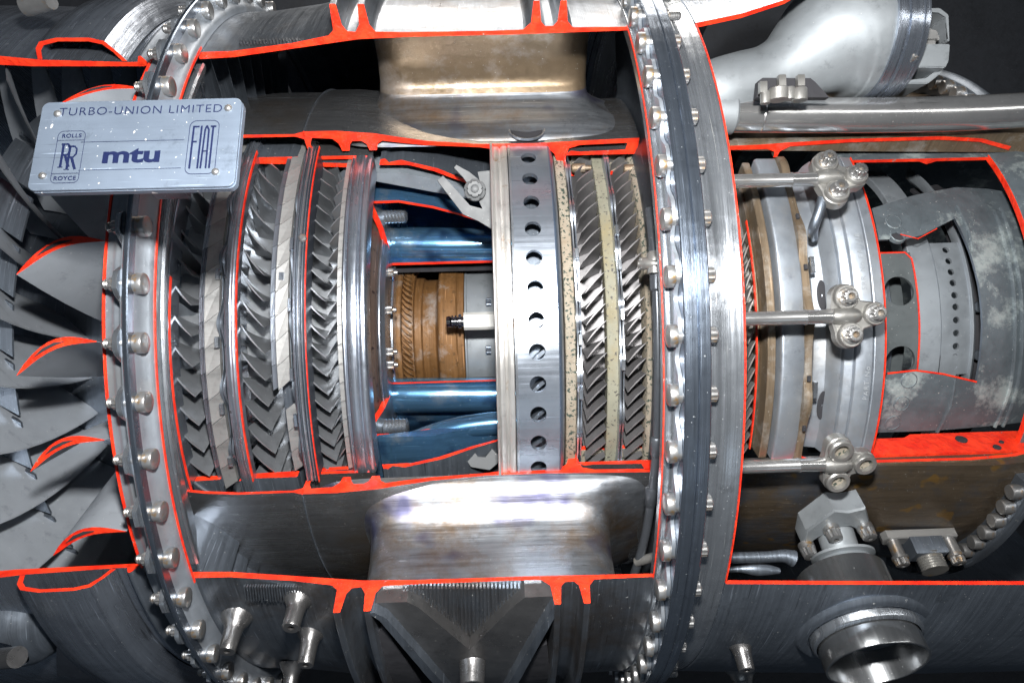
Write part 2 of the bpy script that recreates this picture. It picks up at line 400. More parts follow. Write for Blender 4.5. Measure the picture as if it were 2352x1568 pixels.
# bolts: one mesh with head, shank, nut and threaded end; local Z lies along the engine axis
def bolt_mesh(name, hr, hh, grip, nr, nh, tr, tl, dome=.0):
    bm = bmesh.new()
    lathe(bm, [(0, hr * .6), (0, hr * .97), (hh * .12, hr), (hh * .8, hr), (hh * .93, hr * .95), (hh, hr * .84), (hh + dome, hr * .3)], 24)
    pr = [(0, nr * 1.12), (-grip, nr * 1.12), (-grip, nr * 1.25), (-grip - nh * .22, nr * 1.22), (-grip - nh * .25, nr), (-grip - nh * .9, nr), (-grip - nh, nr * .8), (-grip - nh, tr)]
    z = -grip - nh; k = 0
    while z > -grip - nh - tl:
        pr.append((z, tr * (1 if k % 2 else .84))); z -= .0022; k += 1
    pr.append((z, tr * .6))
    lathe(bm, pr, 36, mod=lambda z, a: (1 + .075 * math.cos(12 * a)) if -grip - nh * .92 < z < -grip - nh * .24 else 1)
    bmesh.ops.recalc_face_normals(bm, faces=bm.faces)
    me = bpy.data.meshes.new(name); bm.to_mesh(me); bm.free(); me.shade_smooth(); me.set_sharp_from_angle(angle=R(30)); me.materials.append(BOLT)
    return me
bme = bolt_mesh('flange_bolt', .0172, .015, .026, .0108, .015, .0086, .011)
def axis_rot(t, flip=1): # local Z -> +-X
    return (Matrix.Rotation(-R(t), 4, 'X') @ Matrix.Rotation(R(90) * flip, 4, 'Y')).to_euler()
for k in range(-16, 17):
    t = .6 + 360 / 59 * k
    o = link('flange_bolt', bme, ff); o.location = P(-.571, .889, t); o.rotation_euler = axis_rot(t)
# bypass casing ahead of the window
xc = X(388, .845)
cone = [(-.5715, .905), (-.5705, .886), (-.567, .876), (-.561, .870), (-.558, .866), (-.5562, .861), (-.5568, .853), (-.5655, .847), (-.567, .842), (-.58, .842), (-.59, .90)]
ringo('casing_shoulder', cone, CONE, E, label='bright curved shoulder between the front flange and the window', c=0)
ringo('shoulder_edge', rect(-.5562, -.5545, .8570, .8612), RED, E, BOT - .2, TOP + .3, c=0)
ringo('front_inner_wall', [(X(368, .832), .832), (X(371, .832), .834), (X(378, .829), .831), (X(381, .82), .82), (X(378, .80), .80), (X(382, .78), .782), (X(384, .75), .75), (X(383, .70), .70), (X(383, .70) - .03, .70), (X(380, .84) - .04, .832)], STL, E, -28.5, 41.5, c=0, label='bright sloping wall inside the left edge of the window')
# ---- bypass casing, window and ribs
oc = [(-.565, .852), (-.496, .853), (-.376, .867), (-.305, .880), (-.294, .890), (-.292, .939), (-.280, .939), (-.276, .900), (-.268, .888), (-.252, .886),
      (-.243, .900), (-.240, .938), (-.228, .938), (-.224, .900), (-.214, .886), (-.15, .884), (.014, .884), (.070, .885), (.085, .898), (.089, .939), (.100, .939), (.104, .900), (.112, .891), (.128, .891),
      (.136, .900), (.140, .939), (.151, .939), (.155, .900), (.165, .888), (.276, .887), (.276, .880), (.05, .876), (-.15, .875), (-.25, .872), (-.376, .856), (-.496, .841), (-.565, .838)]
oc_o = around(oc, [CAST, RED], 'bypass_casing', E, label='dark machined bypass casing with twin ribs, window edges painted red', c=.001)
# machining grooves near the saw cuts: many shallow ridges joined as one
def grooves(px0, px1, py, n, h, r, dr=.0022, slant=0):
    bm = bmesh.new()
    for i in range(n):
        px = px0 + (px1 - px0) * i / n; w = (px1 - px0) / n * .55
        pts = [cyl(px, py, r), cyl(px + w, py, r), cyl(px + w + slant, py + h * random.uniform(.8, 1), r), cyl(px + slant, py + h * random.uniform(.8, 1), r)]
        pts = [(x, max(t, 42.15) if py < 700 else min(t, -29.65)) for x, t in pts]
        patch(bm, pts, r - .004, r + dr, step=1.5)
    return obj('machined_ridges', bm, CAST, oc_o, kind='stuff')
grooves(560, 760, 1345, 32, 38, .868, .0024, 4)
grooves(545, 745, 112, 26, -24, .868, .0024, 3)
grooves(925, 1225, 1345, 34, 122, .887, .006, 2)
# right-hand strip of the casing up to the main flange
ringo('aft_casing_strip', [(.2725, .872), (.2725, .888), (.277, .891), (.281, .887), (.286, .893), (.294, .897), (.30, .897), (.30, .86), (.2725, .86)], STL, E)
ringo('strip_edge', rect(.2708, .2722, .884, .8880), RED, E, BOT - .2, TOP + .3, c=0)
# ---- main flange
mf = bpy.data.objects.new('main_flange', None); S.collection.objects.link(mf); mf.parent = E; mf['label'] = 'tall double flange of two bolted steel plates, right of the window'
ringo('flange_plate', rect(.294, .317, .86, .931), PLT, mf)
ringo('flange_plate', rect(.3175, .337, .86, .930), PLT, mf)
ringo('lug_strip', scallop(.900, .022, 60, .6, .287, .2935, .87), CONE, mf, step=.6)
bm2 = bolt_mesh('main_flange_bolt', .0185, .014, .046, .0125, .019, .0085, .001, .0015)
bm3 = bolt_mesh('main_flange_bolt_long', .0185, .014, .046, .0125, .014, .0088, .022, .0015)
for k in range(-16, 17):
    t = -.2 + 360 / 60.1 * k
    o = link('flange_bolt', bm3 if k in (7, -9, 8) else bm2, mf); o.location = P(.287, .9075, t); o.rotation_euler = axis_rot(t, -1)
xb = X(1703, .888)
ringo('aft_band', [(.337, .87), (.337, .889), (.352, .892), (.362, .889), (.372, .886), (.385, .889), (.404, .890), (.404, .87)], STL, E, label='wide bright casing band aft of the main flange')
ringo('band_edge', rect(.404, .4056, .887, .891), RED, E, -30.8, 42.3, c=0)

# ---- aft bypass casing (below) and its remnant above
aft = [(.404, .884), (.404, .892), (.6, .902), (.95, .918), (1.9, .93), (1.9, .921), (.95, .910), (.6, .894)]
ringo('aft_bypass_casing', aft, [STD, RED], E, 255, 329.2, cap=1, label='dark aft bypass casing with a round port, lower right')
bm = bmesh.new()
rev(bm, [(.404, .882), (.404, .892), (.5, .898), (.60, .915), (.66, .945), (.70, .98), (.692, .985), (.65, .935), (.59, .905), (.5, .889)], 42, 130, cap=1, c=0, step=2, tw=lambda x, r: max(0, x - .41) * 18)
obj('upper_casing_flare', bm, [ST, RED], E, label='flared casing remnant at the top edge with a red cut line')
ringo('back_casing', [(.404, .882), (.404, .892), (1.9, .93), (1.9, .918)], STD, E, 150, 255)

# ---- core casing: the profile is cut at both window edges
cco = [(-.65, .652), (-.60, .662), (-.53, .669), (-.42, .668), (-.40, .674), (-.33, .674), (-.25, .666), (-.20, .656), (-.14, .645), (-.025, .634), (.10, .633), (.20, .637), (.33, .641)]
cci = [(.33, .630), (.20, .626), (.175, .618), (.170, .60), (.168, .548), (.155, .546), (.150, .585), (.143, .605), (.125, .622), (.03, .624), (.028, .617), (.022, .617), (.020, .624), (.008, .624), (.006, .617), (0, .617), (-.002, .622),
       (-.025, .626), (-.14, .634), (-.20, .642), (-.235, .648), (-.246, .640), (-.250, .624), (-.266, .624), (-.270, .640), (-.280, .648), (-.300, .648), (-.306, .640), (-.310, .624), (-.326, .624), (-.330, .642), (-.342, .655), (-.385, .658),
       (-.391, .645), (-.391, .612), (-.262, .611), (-.262, .603), (-.400, .603), (-.402, .655), (-.42, .662), (-.53, .662), (-.60, .655), (-.65, .645)]
core = around(cco + cci, [DUCT, RED], 'core_casing', E, WT, WB, 'smooth core casing with thick red cut ribs', c=.0006)
around([(-.4025, .660), (-.3985, .660), (-.3985, .6765), (-.4025, .6725)], [STD, RED], 'casing_seam', E, WT, WB, c=0)
around([(.165, .600), (.33, .600), (.33, .632), (.305, .632), (.302, .612), (.20, .609), (.18, .612)], [DUCT, RED], 'rear_box_section', E, WT, WB, c=.001)
around([(-.250, .586), (-.246, .600), (-.235, .602), (-.228, .592), (-.20, .598), (-.188, .594), (-.12, .573), (-.05, .536), (0, .515), (0, .508), (-.06, .532), (-.13, .566), (-.185, .584)], [STD, RED], 'combustor_outer_casing', E, WT, WB, 'outer combustor casing curving down to the turbine, red cut edge', c=0)
bm = bmesh.new()                           # front casing ring with red cut edge inside the core
around([(-.645, .600), (-.585, .600), (-.585, .612), (-.645, .615)], [STD, RED], 'front_stage_casing', E, WT, WB - .5)
around([(-.540, .597), (-.425, .592), (-.425, .612), (-.52, .612), (-.545, .620)], [STD, RED], 'second_stage_casing', E, WT, WB - .5)
around([(-.392, .585), (-.290, .580), (-.290, .590), (-.392, .596)], [STD, RED], 'third_stage_casing', E, WT, WB - .5)
# oval bleed hole in the core casing
xh, th = cyl(1210, 300, .644)
o = None
bm = bmesh.new(); lathe(bm, [(-.004, .036), (.0015, .036), (.0032, .0385), (.0032, .040), (-.002, .041)], 32, closed=False)
h = obj('bleed_hole_rim', bm, ST, core); place(h, xh, .6437, th)
bm = bmesh.new(); lathe(bm, [(.0, .001), (.0022, .0355)], 32, closed=False)
h = obj('bleed_hole', bm, BLACKIN, core); place(h, xh, .6437, th)

# ---- strut fairings between core and bypass casing
def fairing(path, far, a_path, cx, label, mats):
    bm = bmesh.new(); rows = []; m = 64
    for (r, t), a in zip(path, a_path):
        row = []; tc = (t + far) / 2; bt = abs(far - t) / 2
        for i in range(m):
            w = 2 * math.pi * i / m; ex = .22
            c, s = math.cos(w), math.sin(w)
            row.append(bm.verts.new(P(cx + a * math.copysign(abs(c) ** ex, c), r, tc + bt * math.copysign(abs(s) ** ex, s))))
        rows.append(row)
    for A, B in zip(rows, rows[1:]):
        for i in range(m):
            f = bm.faces.new((A[i], A[(i + 1) % m], B[(i + 1) % m], B[i]))
            if len(mats) > 1 and (A[i].co.yz.length < .688): f.material_index = 1
    return obj('strut_fairing', bm, mats, E, label, smooth=60)
def dense(pts, k=5):
    out = []
    for a, b in zip(pts, pts[1:]):
        for i in range(k): out.append(tuple(p + (q - p) * i / k for p, q in zip(a, b)))
    out.append(pts[-1]); return out
pt = dense([(.628, 42.4, .330), (.640, 43.6, .300), (.652, 46.5, .268), (.664, 50, .250), (.682, 52.8, .243), (.71, 54.3, .242), (.76, 54, .242), (.81, 52.5, .242), (.879, 50, .242)], 3)
fairing([(a, b) for a, b, c in pt], 84, [c for a, b, c in pt], -.012, 'heat browned strut fairing between core and casing, above the window', [BROWN, STA])
pb = dense([(.628, -27.2, .375), (.645, -27.8, .325), (.662, -29.0, .275), (.68, -31.0, .254), (.70, -32.3, .252), (.75, -33.3, .250), (.81, -33.2, .250), (.879, -32.2, .250)], 3)
fl = fairing([(a, b) for a, b, c in pb], -70, [c for a, b, c in pb], -.022, 'polished strut fairing with brown weld beads, below the window', [STA])
# vanes in the bypass duct ahead of the struts
def plate_blade(name, x0, x1, r0, r1, dth, mat, parent, t, th=.4, lean=0, cup=1.5):
    bm = bmesh.new(); g = []
    for side in (0, 1):
        rows = []
        for k in range(4):
            s = k / 3; r = r0 + (r1 - r0) * s; row = []
            for i in range(7):
                a = i / 6; row.append(bm.verts.new(P(x0 + (x1 - x0) * a, r, dth * a + lean * s + cup * math.sin(math.pi * a) + side * th * math.sin(math.pi * min(.97, max(.03, a))) ** .6)))
            rows.append(row)
        for A, B in zip(rows, rows[1:]):
            for i in range(6): bm.faces.new((A[i], A[i + 1], B[i + 1], B[i]))
        g.append(rows)
    for k in (0, 3):
        for i in range(6): bm.faces.new((g[0][k][i], g[0][k][i + 1], g[1][k][i + 1], g[1][k][i]))
    for i in (0, 6):
        for k in range(3): bm.faces.new((g[0][k][i], g[0][k + 1][i], g[1][k + 1][i], g[1][k][i]))
    return obj(name, bm, mat, parent)
bv = plate_blade('bypass_vane', -.640, -.562, .645, .845, -7, STD, E, 0, .7, 0, 1)
first = True
for t in list(range(46, 96, 6)) + list(range(-33, -80, -6)):
    o = bv if first else dup(bv); first = False; o.rotation_euler = (-R(t), 0, 0)

# ---- compressor: blades are twisted plates, tip chord strongly staggered
def blade_mesh(name, ct, dt, cr, dr, r0, r1, thick, mat, lean=0, m=9, cup=.10):
    """tip chord axial ct, tip chord sweep dt (deg, negative: trailing edge lower); root cr, dr"""
    bm = bmesh.new(); g = [[], []]; K = 5
    for k in range(K):
        s = k / (K - 1); r = r0 + (r1 - r0) * s; cx = cr + (ct - cr) * s; ct_ = dr + (dt - dr) * s
        rows = ([], [])
        for i in range(m):
            a = i / (m - 1); w = math.sin(math.pi * min(.985, max(.015, a))) ** .7 * thick
            bow = cup * math.sin(math.pi * a)
            ax = (a - .5) * cx + bow * cx * -.35; tt = (a - .5) * ct_ + lean * s + bow * ct_ * .35 * (-1 if dt < 0 else 1) * (-1 if dt < 0 else 1)
            for sd in (0, 1):
                nx = -math.sin(math.atan2(R(ct_) * r, cx)); nt_ = math.cos(math.atan2(R(ct_) * r, cx))
                q = w * (sd - .5)
                rows[sd].append(bm.verts.new(P(ax + nx * q, r, tt + math.degrees(nt_ * q / r))))
        g[0].append(rows[0]); g[1].append(rows[1])
    for sd in (0, 1):
        for A, B in zip(g[sd], g[sd][1:]):
            for i in range(m - 1): bm.faces.new((A[i], A[i + 1], B[i + 1], B[i]))
    for k in (0, K - 1):
        for i in range(m - 1): bm.faces.new((g[0][k][i], g[0][k][i + 1], g[1][k][i + 1], g[1][k][i]))
    for i in (0, m - 1):
        for k in range(K - 1): bm.faces.new((g[0][k][i], g[0][k + 1][i], g[1][k + 1][i], g[1][k][i]))
    bmesh.ops.recalc_face_normals(bm, faces=bm.faces)
    me = bpy.data.meshes.new(name); bm.to_mesh(me); bm.free(); me.shade_smooth(); me.set_sharp_from_angle(angle=R(50)); me.materials.append(mat); return me
def blade_row(name, label, pxL, pxR, rt_, rh, N, chord_t, mat, thick=.0028, t0=-46, t1=62, ph=0, root=.45, kind='rotor', bname='compressor_blade', lean=0, ext=1.25):
    e = bpy.data.objects.new(name, None); S.collection.objects.link(e); e.parent = E; e['label'] = label
    xL, xR = X(pxL, rt_), X(pxR, rt_); c = xR - xL; xm = (xL + xR) / 2
    me = blade_mesh(bname, c, -chord_t, c * ext, -chord_t * root, rh, rt_, thick, mat, lean)
    k = 0; t = t0
    while t < t1:
        o = link(bname, me, e); o.location = (xm, 0, 0); o.rotation_euler = (-R(t + ph + random.uniform(-.12, .12)), 0, 0); t += 360 / N
    ringo('hub_drum', [(xL - .02, rh - .02), (xR + .02, rh - .02), (xR + .02, rh + .006), (xL - .02, rh + .002)], mat, e)
    return e
blade_row('compressor_rotor', 'first compressor rotor, broad dark blades next to the front flange', 384, 439, .618, .52, 64, 5.8, BLADE, .0035, root=.35)
blade_row('compressor_rotor', 'second compressor rotor, between two pale stator rings', 550, 606, .595, .50, 69, 6.2, BLADE, .0032, root=.3)
blade_row('compressor_rotor', 'third compressor rotor, narrow blades left of the combustor', 700, 748, .590, .505, 96, 4.4, BLADE, .0028, root=.3)
# stator vanes seen between the rotor blades, opposite sweep
blade_row('stator_row', 'stator vanes glimpsed behind the second rotor', 512, 548, .565, .47, 74, -5.5, STL, .003, bname='stator_vane', ph=1)
blade_row('stator_row', 'stator vanes glimpsed behind the third rotor', 655, 700, .56, .47, 88, -4.5, STL, .0025, bname='stator_vane')
blade_row('stator_row', 'bright stator vanes behind the aft edge of the third rotor', 752, 778, .560, .47, 88, -3.5, BLADE, .0025, bname='stator_vane')

def seg_ring(name, label, pxa, pxb, r, N, t0, t1, mats, parent, skew=2.0, th=.012, px_edge=None):
    """ring of separate platforms with slanted joints"""
    e = bpy.data.objects.new(name, None); S.collection.objects.link(e); e.parent = parent
    if label: e['label'] = label
    xa, xb = X(pxa, r), X(pxb, r); d = 360 / N
    bm = bmesh.new()
    g_ = .10
    patch(bm, [(xa, g_ / 2), (xb, g_ / 2 + skew), (xb, d - g_ / 2 + skew), (xa, d - g_ / 2)], r - th, r, step=30)
    base = obj('platform_segment', bm, mats, e, flatten=True)
    k = 0; t = t0
    while t < t1:
        o = base if k == 0 else dup(base)
        o.rotation_euler = (-R(t), 0, 0); t += d; k += 1
    return e
# stator ring 1
seg_ring('stator_ring', 'pale segmented stator ring behind the first rotor', 469, 503, .612, 74, -30, 62, SEG, E)
seg_ring('shroud_ring', 'narrow grey shroud segments beside the first rotor', 457, 468.5, .608, 74, -30, 62, ST, E, skew=.5)
def wavy(name, pxa, pxb, r0, r1, n, mat, ph=0, w=None, amp=4, t0=0, t1=360, rin=None):
    xa, xb = X(pxa, r1), X(pxb, r1); k = amp / CF * (2 - r1)
    def fn(t):
        c = (.5 + .5 * math.cos(R((t - ph) * n))) ** 2
        ro = r0 + (r1 - r0) * c
        return [(xa + k * (1 - c), (rin or r0 - .03)), (xb, (rin or r0 - .03)), (xb, ro), (xa + k * (1 - c), ro)]
    return ringo(name, fn, mat, E, t0, t1, step=.75)
wavy('clamp_ring', 497, 504, .610, .622, 29, STD, 4, amp=9)
wavy('clamp_ring', 505, 511, .610, .622, 29, ST, 4, amp=6)
def clips(px, r, pys, w, h, depth, mat, name='joint_clip', px_of=None):
    for i, py in enumerate(pys):
        x, t = cyl(px if px_of is None else px_of(py), py, r)
        bm = bmesh.new()
        prism(bm, [(-w / 2, -h / 2), (w / 2, -h / 2), (w / 2, h / 2), (-w / 2, h / 2)], -.006, depth, bev=.001)
        o = obj(name, bm, mat, E); place(o, x, r, t)
def onring(px_mid, r):                 # photo x of a ring of radius r that crosses px_mid at mid height
    x0 = X(px_mid, r)
    def f(py):
        d = ray(px_mid, py); best = px_mid
        for _ in range(3):
            xx, t = cyl(best, py, r); best += (x0 - xx) * CF / (2 - r * math.cos(R(t)))
        return best
    return f
clips(0, .622, (628, 786, 939, 1060), .008, .022, .003, STL, px_of=onring(497, .622))
ringo('casing_ring', [(X(512, .632), .60), (X(512, .632), .628), (X(516, .632), .632), (X(528, .634), .634), (X(531, .632), .628), (X(539, .632), .628), (X(539, .632), .60)], ST, E, label='satin casing ring between first and second rotor')
clips(0, .632, (638, 794, 946), .006, .006, .0005, BLACKIN, 'bolt_hole', onring(519, .632))
ringo('ring_edge', rect(X(540, .630), X(542, .630), .623, .630), RED, E, WB, WT, c=0)
ringo('front_wall_edge', rect(X(387, .655), X(388.5, .655), .648, .655), RED, E, WB - 1, 12, c=0)
for a, b, r, m in ((374, 379, .650, STD), (380, 385, .648, ST)):
    ringo('seal_ring', rect(X(a, r), X(b, r), .60, r), m, E, -27, 42)
# stator ring 2 (cut short below) and its flange stack
seg_ring('stator_ring', 'pale segmented stator ring, sawn off low down, right of the second rotor', 633, 662, .612, 78, -9, 62, SEG, E)
seg_ring('shroud_ring', 'grey shroud segments beside the second rotor', 621, 632, .609, 78, -9, 62, ST, E, skew=.5)
seg_ring('stator_ring', 'short remnant of the pale stator ring near the bottom cut', 645, 678, .600, 78, -27, -17, SEG, E)
clips(646, .6125, (634,), .010, .016, .0015, ST, 'locking_key')
ringo('inner_shroud', rect(X(640, .58), X(668, .58), .50, .575), STD, E)
wavy('clamp_ring', 664, 670, .612, .624, 29, STD, 4, amp=3)
clips(0, .624, (560, 700, 860, 965), .007, .026, .003, ST, px_of=onring(666, .624))
for a, b, r, m in ((671, 677, .640, ST), (678.5, 681.5, .638, STD), (682, 688, .642, STL), (689, 691, .638, BLK), (691.5, 695, .641, ST), (696, 699.5, .640, BLK)):
    ringo('stacked_flange', rect(X(a, r), X(b, r), .585, r), m, E, -26.5, 41.5)
ringo('ring_edge', rect(X(700, .638), X(701.5, .638), .632, .638), RED, E, WB, WT, c=0)
bm = bmesh.new(); lathe(bm, [(0, .008), (.006, .008), (.009, .005)], 12); o = obj('dome_bolt', bm, BOLT, E); x_, t_ = cyl(696, 548, .643); place(o, x_, .643, t_)
# platform ring and smooth band right of the third rotor
seg_ring('stator_ring', 'narrow pale platform ring right of the third rotor', 775, 785, .598, 96, -27, 42, SEG, E, skew=.3)
ringo('compressor_exit_ring', [(X(786, .605), .56), (X(786, .605), .606), (X(790, .61), .609), (X(793, .61), .604), (X(797, .61), .612), (X(818, .61), .613), (X(822, .61), .606), (X(826, .61), .613), (X(839, .61), .612), (X(841, .61), .606), (X(841, .61), .56)],
      ST, E, WB, WT, label='smooth bright ring between compressor and combustor')

# ---- combustor
CT, CB = 45.0, -24.5
ringo('inner_liner', [(-.275, .272), (-.262, .277), (0, .277), (.04, .277), (.04, .269), (-.262, .269), (-.275, .264)], [BLUE, RED], E, CT, 360 + CB, cap=1, c=0, label='blue tempered inner combustor liner')
ringo('outer_liner', [(-.290, .486), (-.22, .487), (-.14, .468), (-.06, .437), (0, .408), (.04, .39), (.04, .384), (0, .401), (-.06, .431), (-.14, .461), (-.22, .480), (-.290, .479)], [BLUE, RED], E, CT - 3, 360 + CB - 2, cap=1, c=0, label='blue tempered outer combustor liner with thin red edge')
ringo('combustor_dome', [(-.300, .478), (-.285, .482), (-.268, .40), (-.262, .34), (-.270, .275), (-.280, .262), (-.292, .275), (-.276, .34), (-.282, .40)], [STL, RED], E, CT - 2, 360 + CB, cap=1, c=0, label='annular dome plate at the head of the combustor')
for dth, r_ in ((5, .40), (-6, .41)):
    t = CT + dth if dth > 0 else CB + dth
    bm = bmesh.new(); pr = []
    for i in range(14): pr.append((i * .0042, .019 if i % 2 else .0165))
    pr.append((.06, .010)); lathe(bm, pr, 20)
    o = obj('fuel_nozzle', bm, STL, E); o.location = P(-.272, r_, t); o.rotation_euler = axis_rot(t)
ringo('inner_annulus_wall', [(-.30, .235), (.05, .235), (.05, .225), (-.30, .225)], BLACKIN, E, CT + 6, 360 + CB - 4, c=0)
for py, yy_, w in ((561, -.175, 39), (908, -.215, 40)):  # tubes added along the liner, rounded to catch a flash highlight
    k_ = (yy_ + 2) / CF; bm = bmesh.new()
    tube(bm, [atd(889, py, yy_), atd(892, py, yy_), atd(900, py, yy_), atd(915, py, yy_), atd(1010, py + (1 if py < 800 else -1), yy_), atd(1200, py + (2 if py < 800 else -2), yy_)], [w * k_ * .45, w * k_ * .7, w * k_ * .92, w * k_, w * k_, w * k_ * .98], 40, sub=4)
    obj('liner_wall', bm, BLUE, E, 'glossy blue rounded liner wall ' + ('above' if py < 800 else 'below') + ' the rusted shaft')
bm = bmesh.new(); tube(bm, [atd(880, 1018, -.40), atd(940, 1012, -.40), atd(1010, 992, -.40), atd(1080, 978, -.40), atd(1200, 966, -.40)], [.016, .020, .024, .026, .028], 28, sub=6)
obj('liner_wall', bm, BLUE, E, 'curved blue skin sweeping up to the right at the bottom of the combustor')
# diffuser ring, studs, rusted gear-like shaft
xd = X(838, .40)
ringo('diffuser_ring', [(X(838, .42), .20), (X(838, .42), .42), (X(846, .40), .405), (X(862, .38), .385), (X(864, .38), .20)], metal('scorched_diffuser', (.12, .085, .07), .5, .5, 'circ', .3, spots=(.03, .02, .02), bump=.4), E, label='scorched dark diffuser ring')
ringo('diffuser_rim', [(X(866, .36), .20), (X(866, .36), .360), (X(872, .36), .364), (X(878, .35), .352), (X(884, .35), .345), (X(886, .34), .20)], ST, E)
for py in (626, 712, 808, 838):
    bm = bmesh.new(); lathe(bm, [(-.006, .012), (.001, .0125), (.002, .0095), (.014, .0095), (.016, .006), (.024, .0055), (.025, .003)], 24, mod=lambda z, a: 1 + (.09 * math.cos(12 * a) if .0015 < z < .015 else 0))
    x_, t_ = cyl(888, py, .315); o = obj('stud_nut', bm, BOLT, E); o.location = P(X(886, .33), .315, t_); o.rotation_euler = axis_rot(t_)
ringo('shaft_collar', rect(X(886, .25), X(903, .25), .15, .250), STL, E)
sh = ringo('rusted_shaft', [(X(903, .2), .15), (X(903, .2), .20), (X(908, .2), .205), (X(920, .2), .205), (X(922, .2), .190), (X(948, .2), .190), (X(950, .17), .18), (X(951, .17), .172), (X(968, .17), .172), (X(970, .165), .163), (X(1000, .165), .163), (X(1004, .165), .17),
    (X(1006, .2), .203), (X(1010, .2), .207), (X(1048, .2), .207), (X(1050, .2), .203), (X(1066, .2), .203), (X(1067, .2), .15)], RUST, E, label='rust brown stepped shaft inside the combustor', step=1.5)
ringo('steel_shaft', [(X(1067, .2), .14), (X(1067, .2), .199), (X(1071, .2), .199), (X(1073, .2), .195), (X(1190, .2), .195), (X(1190, .2), .14)], GREY, E)
tb = blade_mesh('shaft_tooth', .026, -7.5, .026, -7.0, .186, .206, .0065, RUST, 0, 7, .1)
for k in range(-13, 22):
    o = link('shaft_tooth', tb, sh); o.location = (X(934, .2), 0, 0); o.rotation_euler = (-R(k * 5), 0, 0)
for py in (694, 803):
    bm = bmesh.new(); lathe(bm, [(0, .011), (.012, .011), (.014, .008)], 24, mod=lambda z, a: 1 + .08 * math.cos(12 * a)); x_, t_ = cyl(1128, py, .2)
    o = obj('stud_nut', bm, STD, E); o.location = P(x_, .20, t_); o.rotation_euler = axis_rot(t_, -1)
# white igniter block with its grooved tip
A0, A1 = atd(1066, 738, -.30), atd(1160, 738, -.30)
ig = bpy.data.objects.new('igniter_plug', None); S.collection.objects.link(ig); ig.parent = E; ig['label'] = 'white block and grooved steel tip pointing left over the rusted shaft'
bm = bmesh.new(); Mx = Matrix.Translation(A0) @ Matrix.Rotation(R(90), 4, 'Y')
hw = .0215
prism(bm, [(-hw, -hw * .7), (-hw * .7, -hw), (hw * .7, -hw), (hw, -hw * .7), (hw, hw * .7), (hw * .7, hw), (-hw * .7, hw), (-hw, hw * .7)], 0, (A1 - A0).length, Mx)
WHITE = metal('white_ceramic_paint', (.42, .42, .40), .5, .05, None, .04, bump=.1, dust=0)
obj('white_block', bm, WHITE, ig)
bm = bmesh.new(); pr = [(.0, .012), (-.006, .012), (-.007, .018), (-.013, .018), (-.014, .011), (-.018, .011), (-.019, .0155), (-.022, .0155), (-.023, .011), (-.026, .011), (-.027, .0155), (-.030, .0155), (-.031, .011), (-.034, .014), (-.043, .013), (-.044, .005)]
lathe(bm, pr, 24, M=Mx); obj('grooved_tip', bm, metal('dark_polished_tip', (.2, .2, .21), .2, 1, None, .1, dust=0, bump=0), ig)
# tempered lower skin and grey straps by the perforated band
ringo('lower_combustor_skin', [(-.27, .50), (-.15, .500), (-.05, .47), (.0, .46), (.0, .45), (-.27, .49)], BLUE, E, 285, 360 + CB - 1.5, c=0)
ringo('upper_combustor_skin', [(-.29, .560), (-.20, .560), (-.10, .53), (0, .48), (0, .47), (-.29, .545)], metal('cold_grey_skin', (.30, .34, .38), .5, .6, None, .1), E, WT + .5, 100, c=0)
def strap(pts, w0, w1, y, th, mat, name, label=None):
    """flat bent strap: centre line in photo points at depth y, widths in world units"""
    bm = bmesh.new(); C = [atd(*p, y) for p in pts]; L, Rr = [], []
    for i, c in enumerate(C):
        d = (C[min(i + 1, len(C) - 1)] - C[max(0, i - 1)]).normalized(); nrm = Vector((-d.z, 0, d.x)); w = w0 + (w1 - w0) * i / (len(C) - 1)
        L.append(c + nrm * w); Rr.append(c - nrm * w)
    ring = L + Rr[::-1]
    fr_ = [bm.verts.new(v + Vector((0, -th, 0))) for v in ring]; bk = [bm.verts.new(v) for v in ring]
    bm.faces.new(fr_); bm.faces.new(bk[::-1])
    for i in range(len(ring)): bm.faces.new((fr_[i], fr_[(i + 1) % len(ring)], bk[(i + 1) % len(ring)], bk[i]))
    return obj(name, bm, mat, E, label)
strap([(1012, 412), (1040, 445), (1072, 484), (1105, 496), (1136, 512)], .008, .016, -.48, .012, STRAP, 'grey_strap', 'grey strap slanting down to the perforated band')
strap([(1046, 384), (1072, 404), (1096, 430)], .004, .014, -.475, .008, STRAP, 'small_strap')
strap([(1096, 432), (1115, 455), (1128, 500)], .022, .010, -.47, .010, STRAP, 'strap_lug')
strap([(1118, 395), (1122, 430), (1130, 470)], .020, .012, -.465, .010, STRAP, 'strap_lug')
strap([(1072, 1030), (1090, 1058), (1120, 1062), (1142, 1040)], .012, .016, -.46, .012, STRAP, 'lower_strap', 'hooked grey strap below the combustor')
bm = bmesh.new(); Mx = Matrix.Translation(atd(1091, 437, -.49)) @ Matrix.Rotation(R(90), 4, 'X')
lathe(bm, [(-.006, .024), (.004, .024), (.006, .021), (.007, .018), (.014, .018), (.016, .016)], 36, M=Mx, mod=lambda z, a: .86 if (math.cos(6 * a) > .55 and z > .003) else 1)
lathe(bm, [(.010, .009), (.020, .009), (.022, .006)], 16, M=Mx)
obj('castellated_nut', bm, STRAP, E)

